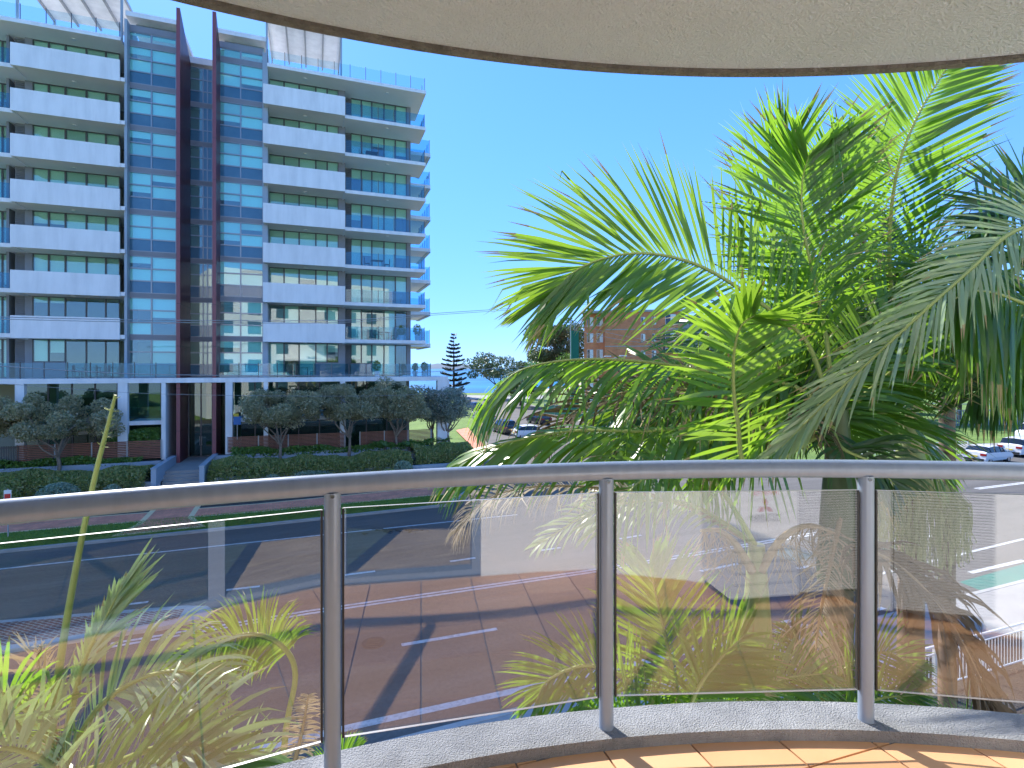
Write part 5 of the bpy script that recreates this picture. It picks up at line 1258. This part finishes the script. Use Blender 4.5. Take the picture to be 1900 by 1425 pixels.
# wall of our flat, right of the doorway (seen reflected in the glass)
def wallseg(name, p, q, z0, z1, th, m):
    p = Vector(p); q = Vector(q); d = q-p; n2 = Vector((d.y,-d.x)).normalized()*th/2; c = (p+q)/2+n2
    mb = MB(); mb.obox((c.x,c.y,(z0+z1)/2), d.length/2, th/2, (z1-z0)/2, d); o = mb.build(name, m); o['kind'] = 'structure'; return o
wallseg('wall', DOOR0+DU*.001, DOOR0+WU*4.0, ZF-.3, ZC+.04, .22, M['white_wall'])
# doorway: frame, sill track and the glazed sliding panel on the left
dr = empty('sliding_door', (DOOR0.x,DOOR0.y,ZF), 0, 'grey framed sliding glass door behind the viewer, seen only as a reflection in the balustrade', 'door')
def dbox(name, a, b, t0, t1, z0, z1, m):
    c = DU*((a+b)/2)+DN*((t0+t1)/2); mb = MB(); mb.obox((c.x,c.y,(z0+z1)/2), abs(b-a)/2, abs(t1-t0)/2, (z1-z0)/2, DU); return mb.build(name, m, dr)
dbox('sill_track', -3.4, -.0, -.10, .0, 0, .035, M['rail'])
dbox('door_jamb', -.055, 0, -.10, -.002, .035, 2.3, M['rail'])
dbox('door_stile', -.90, -.82, -.09, -.03, .035, 2.3, M['rail'])
dbox('door_stile', -3.4, -3.32, -.09, -.03, .035, 2.3, M['rail'])
dbox('door_head', -3.4, 0, -.10, .0, 2.3, 2.38, M['rail'])
dbox('door_glass', -3.32, -.90, -.065, -.055, .035, 2.3, M['glass_dark'])
dbox('lintel', -3.6, .2, -.22, -.002, 2.38, 2.56, M['white_wall'])
# room behind
c = DOOR0-DU*1.4-DN*2.6
rf = MB(); rf.obox((0,0,0), 2.6, 2.49, .01, DU); o = rf.build('room_floor', M['planks'], None, (c.x,c.y,ZF+.0)); o['kind'] = 'structure'
bw = MB(); c2_ = DOOR0-DU*1.4-DN*5.2; bw.obox((c2_.x,c2_.y,0), 3.0, .1, 1.3, DU); bw.build('room_back_wall', M['room'])['kind'] = 'structure'
c3_ = DOOR0-DN*2.7+DU*.15; bw = MB(); bw.obox((c3_.x,c3_.y,0), 2.35, .1, 1.3, DN); bw.build('room_side_wall', M['room'])['kind'] = 'structure'
c3_ = DOOR0-DN*2.7-DU*3.9; bw = MB(); bw.obox((c3_.x,c3_.y,0), 2.35, .1, 1.3, DN); bw.build('room_side_wall', M['room'])['kind'] = 'structure'
# air conditioner on the balcony (reflected)
ac = empty('air_conditioner', (1.67,.78,ZF), R(-4), 'white outdoor air conditioner unit with red emblem, reflected in the glass right of centre', 'air conditioner')
AW = .86
MB().box((-AW/2,-.15,.06),(AW/2,.14,.74)).build('casing', M['paint_white'], ac)
MB().box((-AW/2+.412,.14,.07),(AW/2-.012,.150,.73)).build('grille_backing', M['black'], ac)
gs = None
for i in range(46):
    if gs is None: o = gs = MB().box((-AW/2+.412,.152,0),(AW/2-.012,.160,.007)).build('grille_bar', M['paint_white'], ac)
    else: o = gs.copy(); COL.objects.link(o)
    o.location = (0,0,.075+i*.0143)
MB().box((-AW/2,.14,.06),(-AW/2+.405,.158,.74)).build('front_panel', M['paint_white'], ac)
for z_ in (.13,.19,.25,.31,.37): MB().box((-AW/2+.02,.158,z_),(-AW/2+.385,.1595,z_+.004)).build('panel_groove', M['rail'], ac)
for x_ in (-.33,.33): MB().box((x_-.03,-.17,0),(x_+.03,.17,.06)).build('foot', M['black'], ac)
dm = MB()
xe, ze = -.225, .548                      # three diamond emblem
def rhomb(cx, cz, ang_, L_=.052, w2=.030):
    d = Vector((math.sin(ang_),0,math.cos(ang_))); s_ = Vector((d.z,0,-d.x)); o_ = Vector((cx,.1592,cz))
    dm.add([o_, o_+d*L_/2+s_*w2/2, o_+d*L_, o_+d*L_/2-s_*w2/2], [(0,1,2,3),(3,2,1,0)])
for q in range(3): rhomb(xe, ze, R(120*q))
dm.build('emblem', M['paint_red'], ac)
def text(body, size, x, z, m, y=.1592):
    cu = bpy.data.curves.new('lettering', 'FONT'); cu.body = body; cu.size = size; cu.align_x = 'CENTER'; cu.extrude = .0004
    to = bpy.data.objects.new('tmp', cu); COL.objects.link(to); dg = bpy.context.evaluated_depsgraph_get(); dg.update()
    me = bpy.data.meshes.new_from_object(to.evaluated_get(dg)); bpy.data.objects.remove(to)
    me.materials.clear(); me.materials.append(m)
    o = bpy.data.objects.new('lettering', me); COL.objects.link(o); o.parent = ac; o.location = (x,y,z); o.rotation_euler = (R(90),0,R(180)); return o
text('MITSUBISHI', .037, xe, .483, M['black']); text('HEAVY INDUSTRIES', .019, xe, .468, M['black']); text('INVERTER', .034, xe, .612, M['paint_red'])
# our own building: storeys above and below, seen mirrored in the tower's windows
ob = empty('viewer_building', (CX,CY,GZ), 0, 'white apartment building with curved balconies around the viewer, seen in reflections', 'building')
for k, z_ in enumerate((GZ+1.9, GZ+4.9+.0)):
    ringslab('curved_balcony', 0.6, 4.9, z_-.25-GZ, z_-GZ, M['white_wall'], R(-70), R(70), 40, ob).location = (-CX,-CY,0)
for z_ in (ZC+2.9, ZC+5.9, ZC+8.9):
    ringslab('curved_balcony', 3.0, 5.0, z_-.25-GZ, z_-GZ, M['white_wall'], R(-60), R(60), 40, ob).location = (-CX,-CY,0)
    ringslab('curved_parapet', 4.9, 5.0, z_-GZ, z_+.9-GZ, M['white_wall'], R(-60), R(60), 40, ob).location = (-CX,-CY,0)
MB().box((-16,-16,0),(16,-3.4,24)).build('wall', M['white_wall'], ob)
for i in range(7):
    for k in range(6):
        if abs(i-3) <= 0 : continue
        MB().box((-14+i*4.2,-3.42,1.2+k*3.1),(-12+i*4.2,-3.35,3.2+k*3.1)).build('window', M['spandrel'], ob)
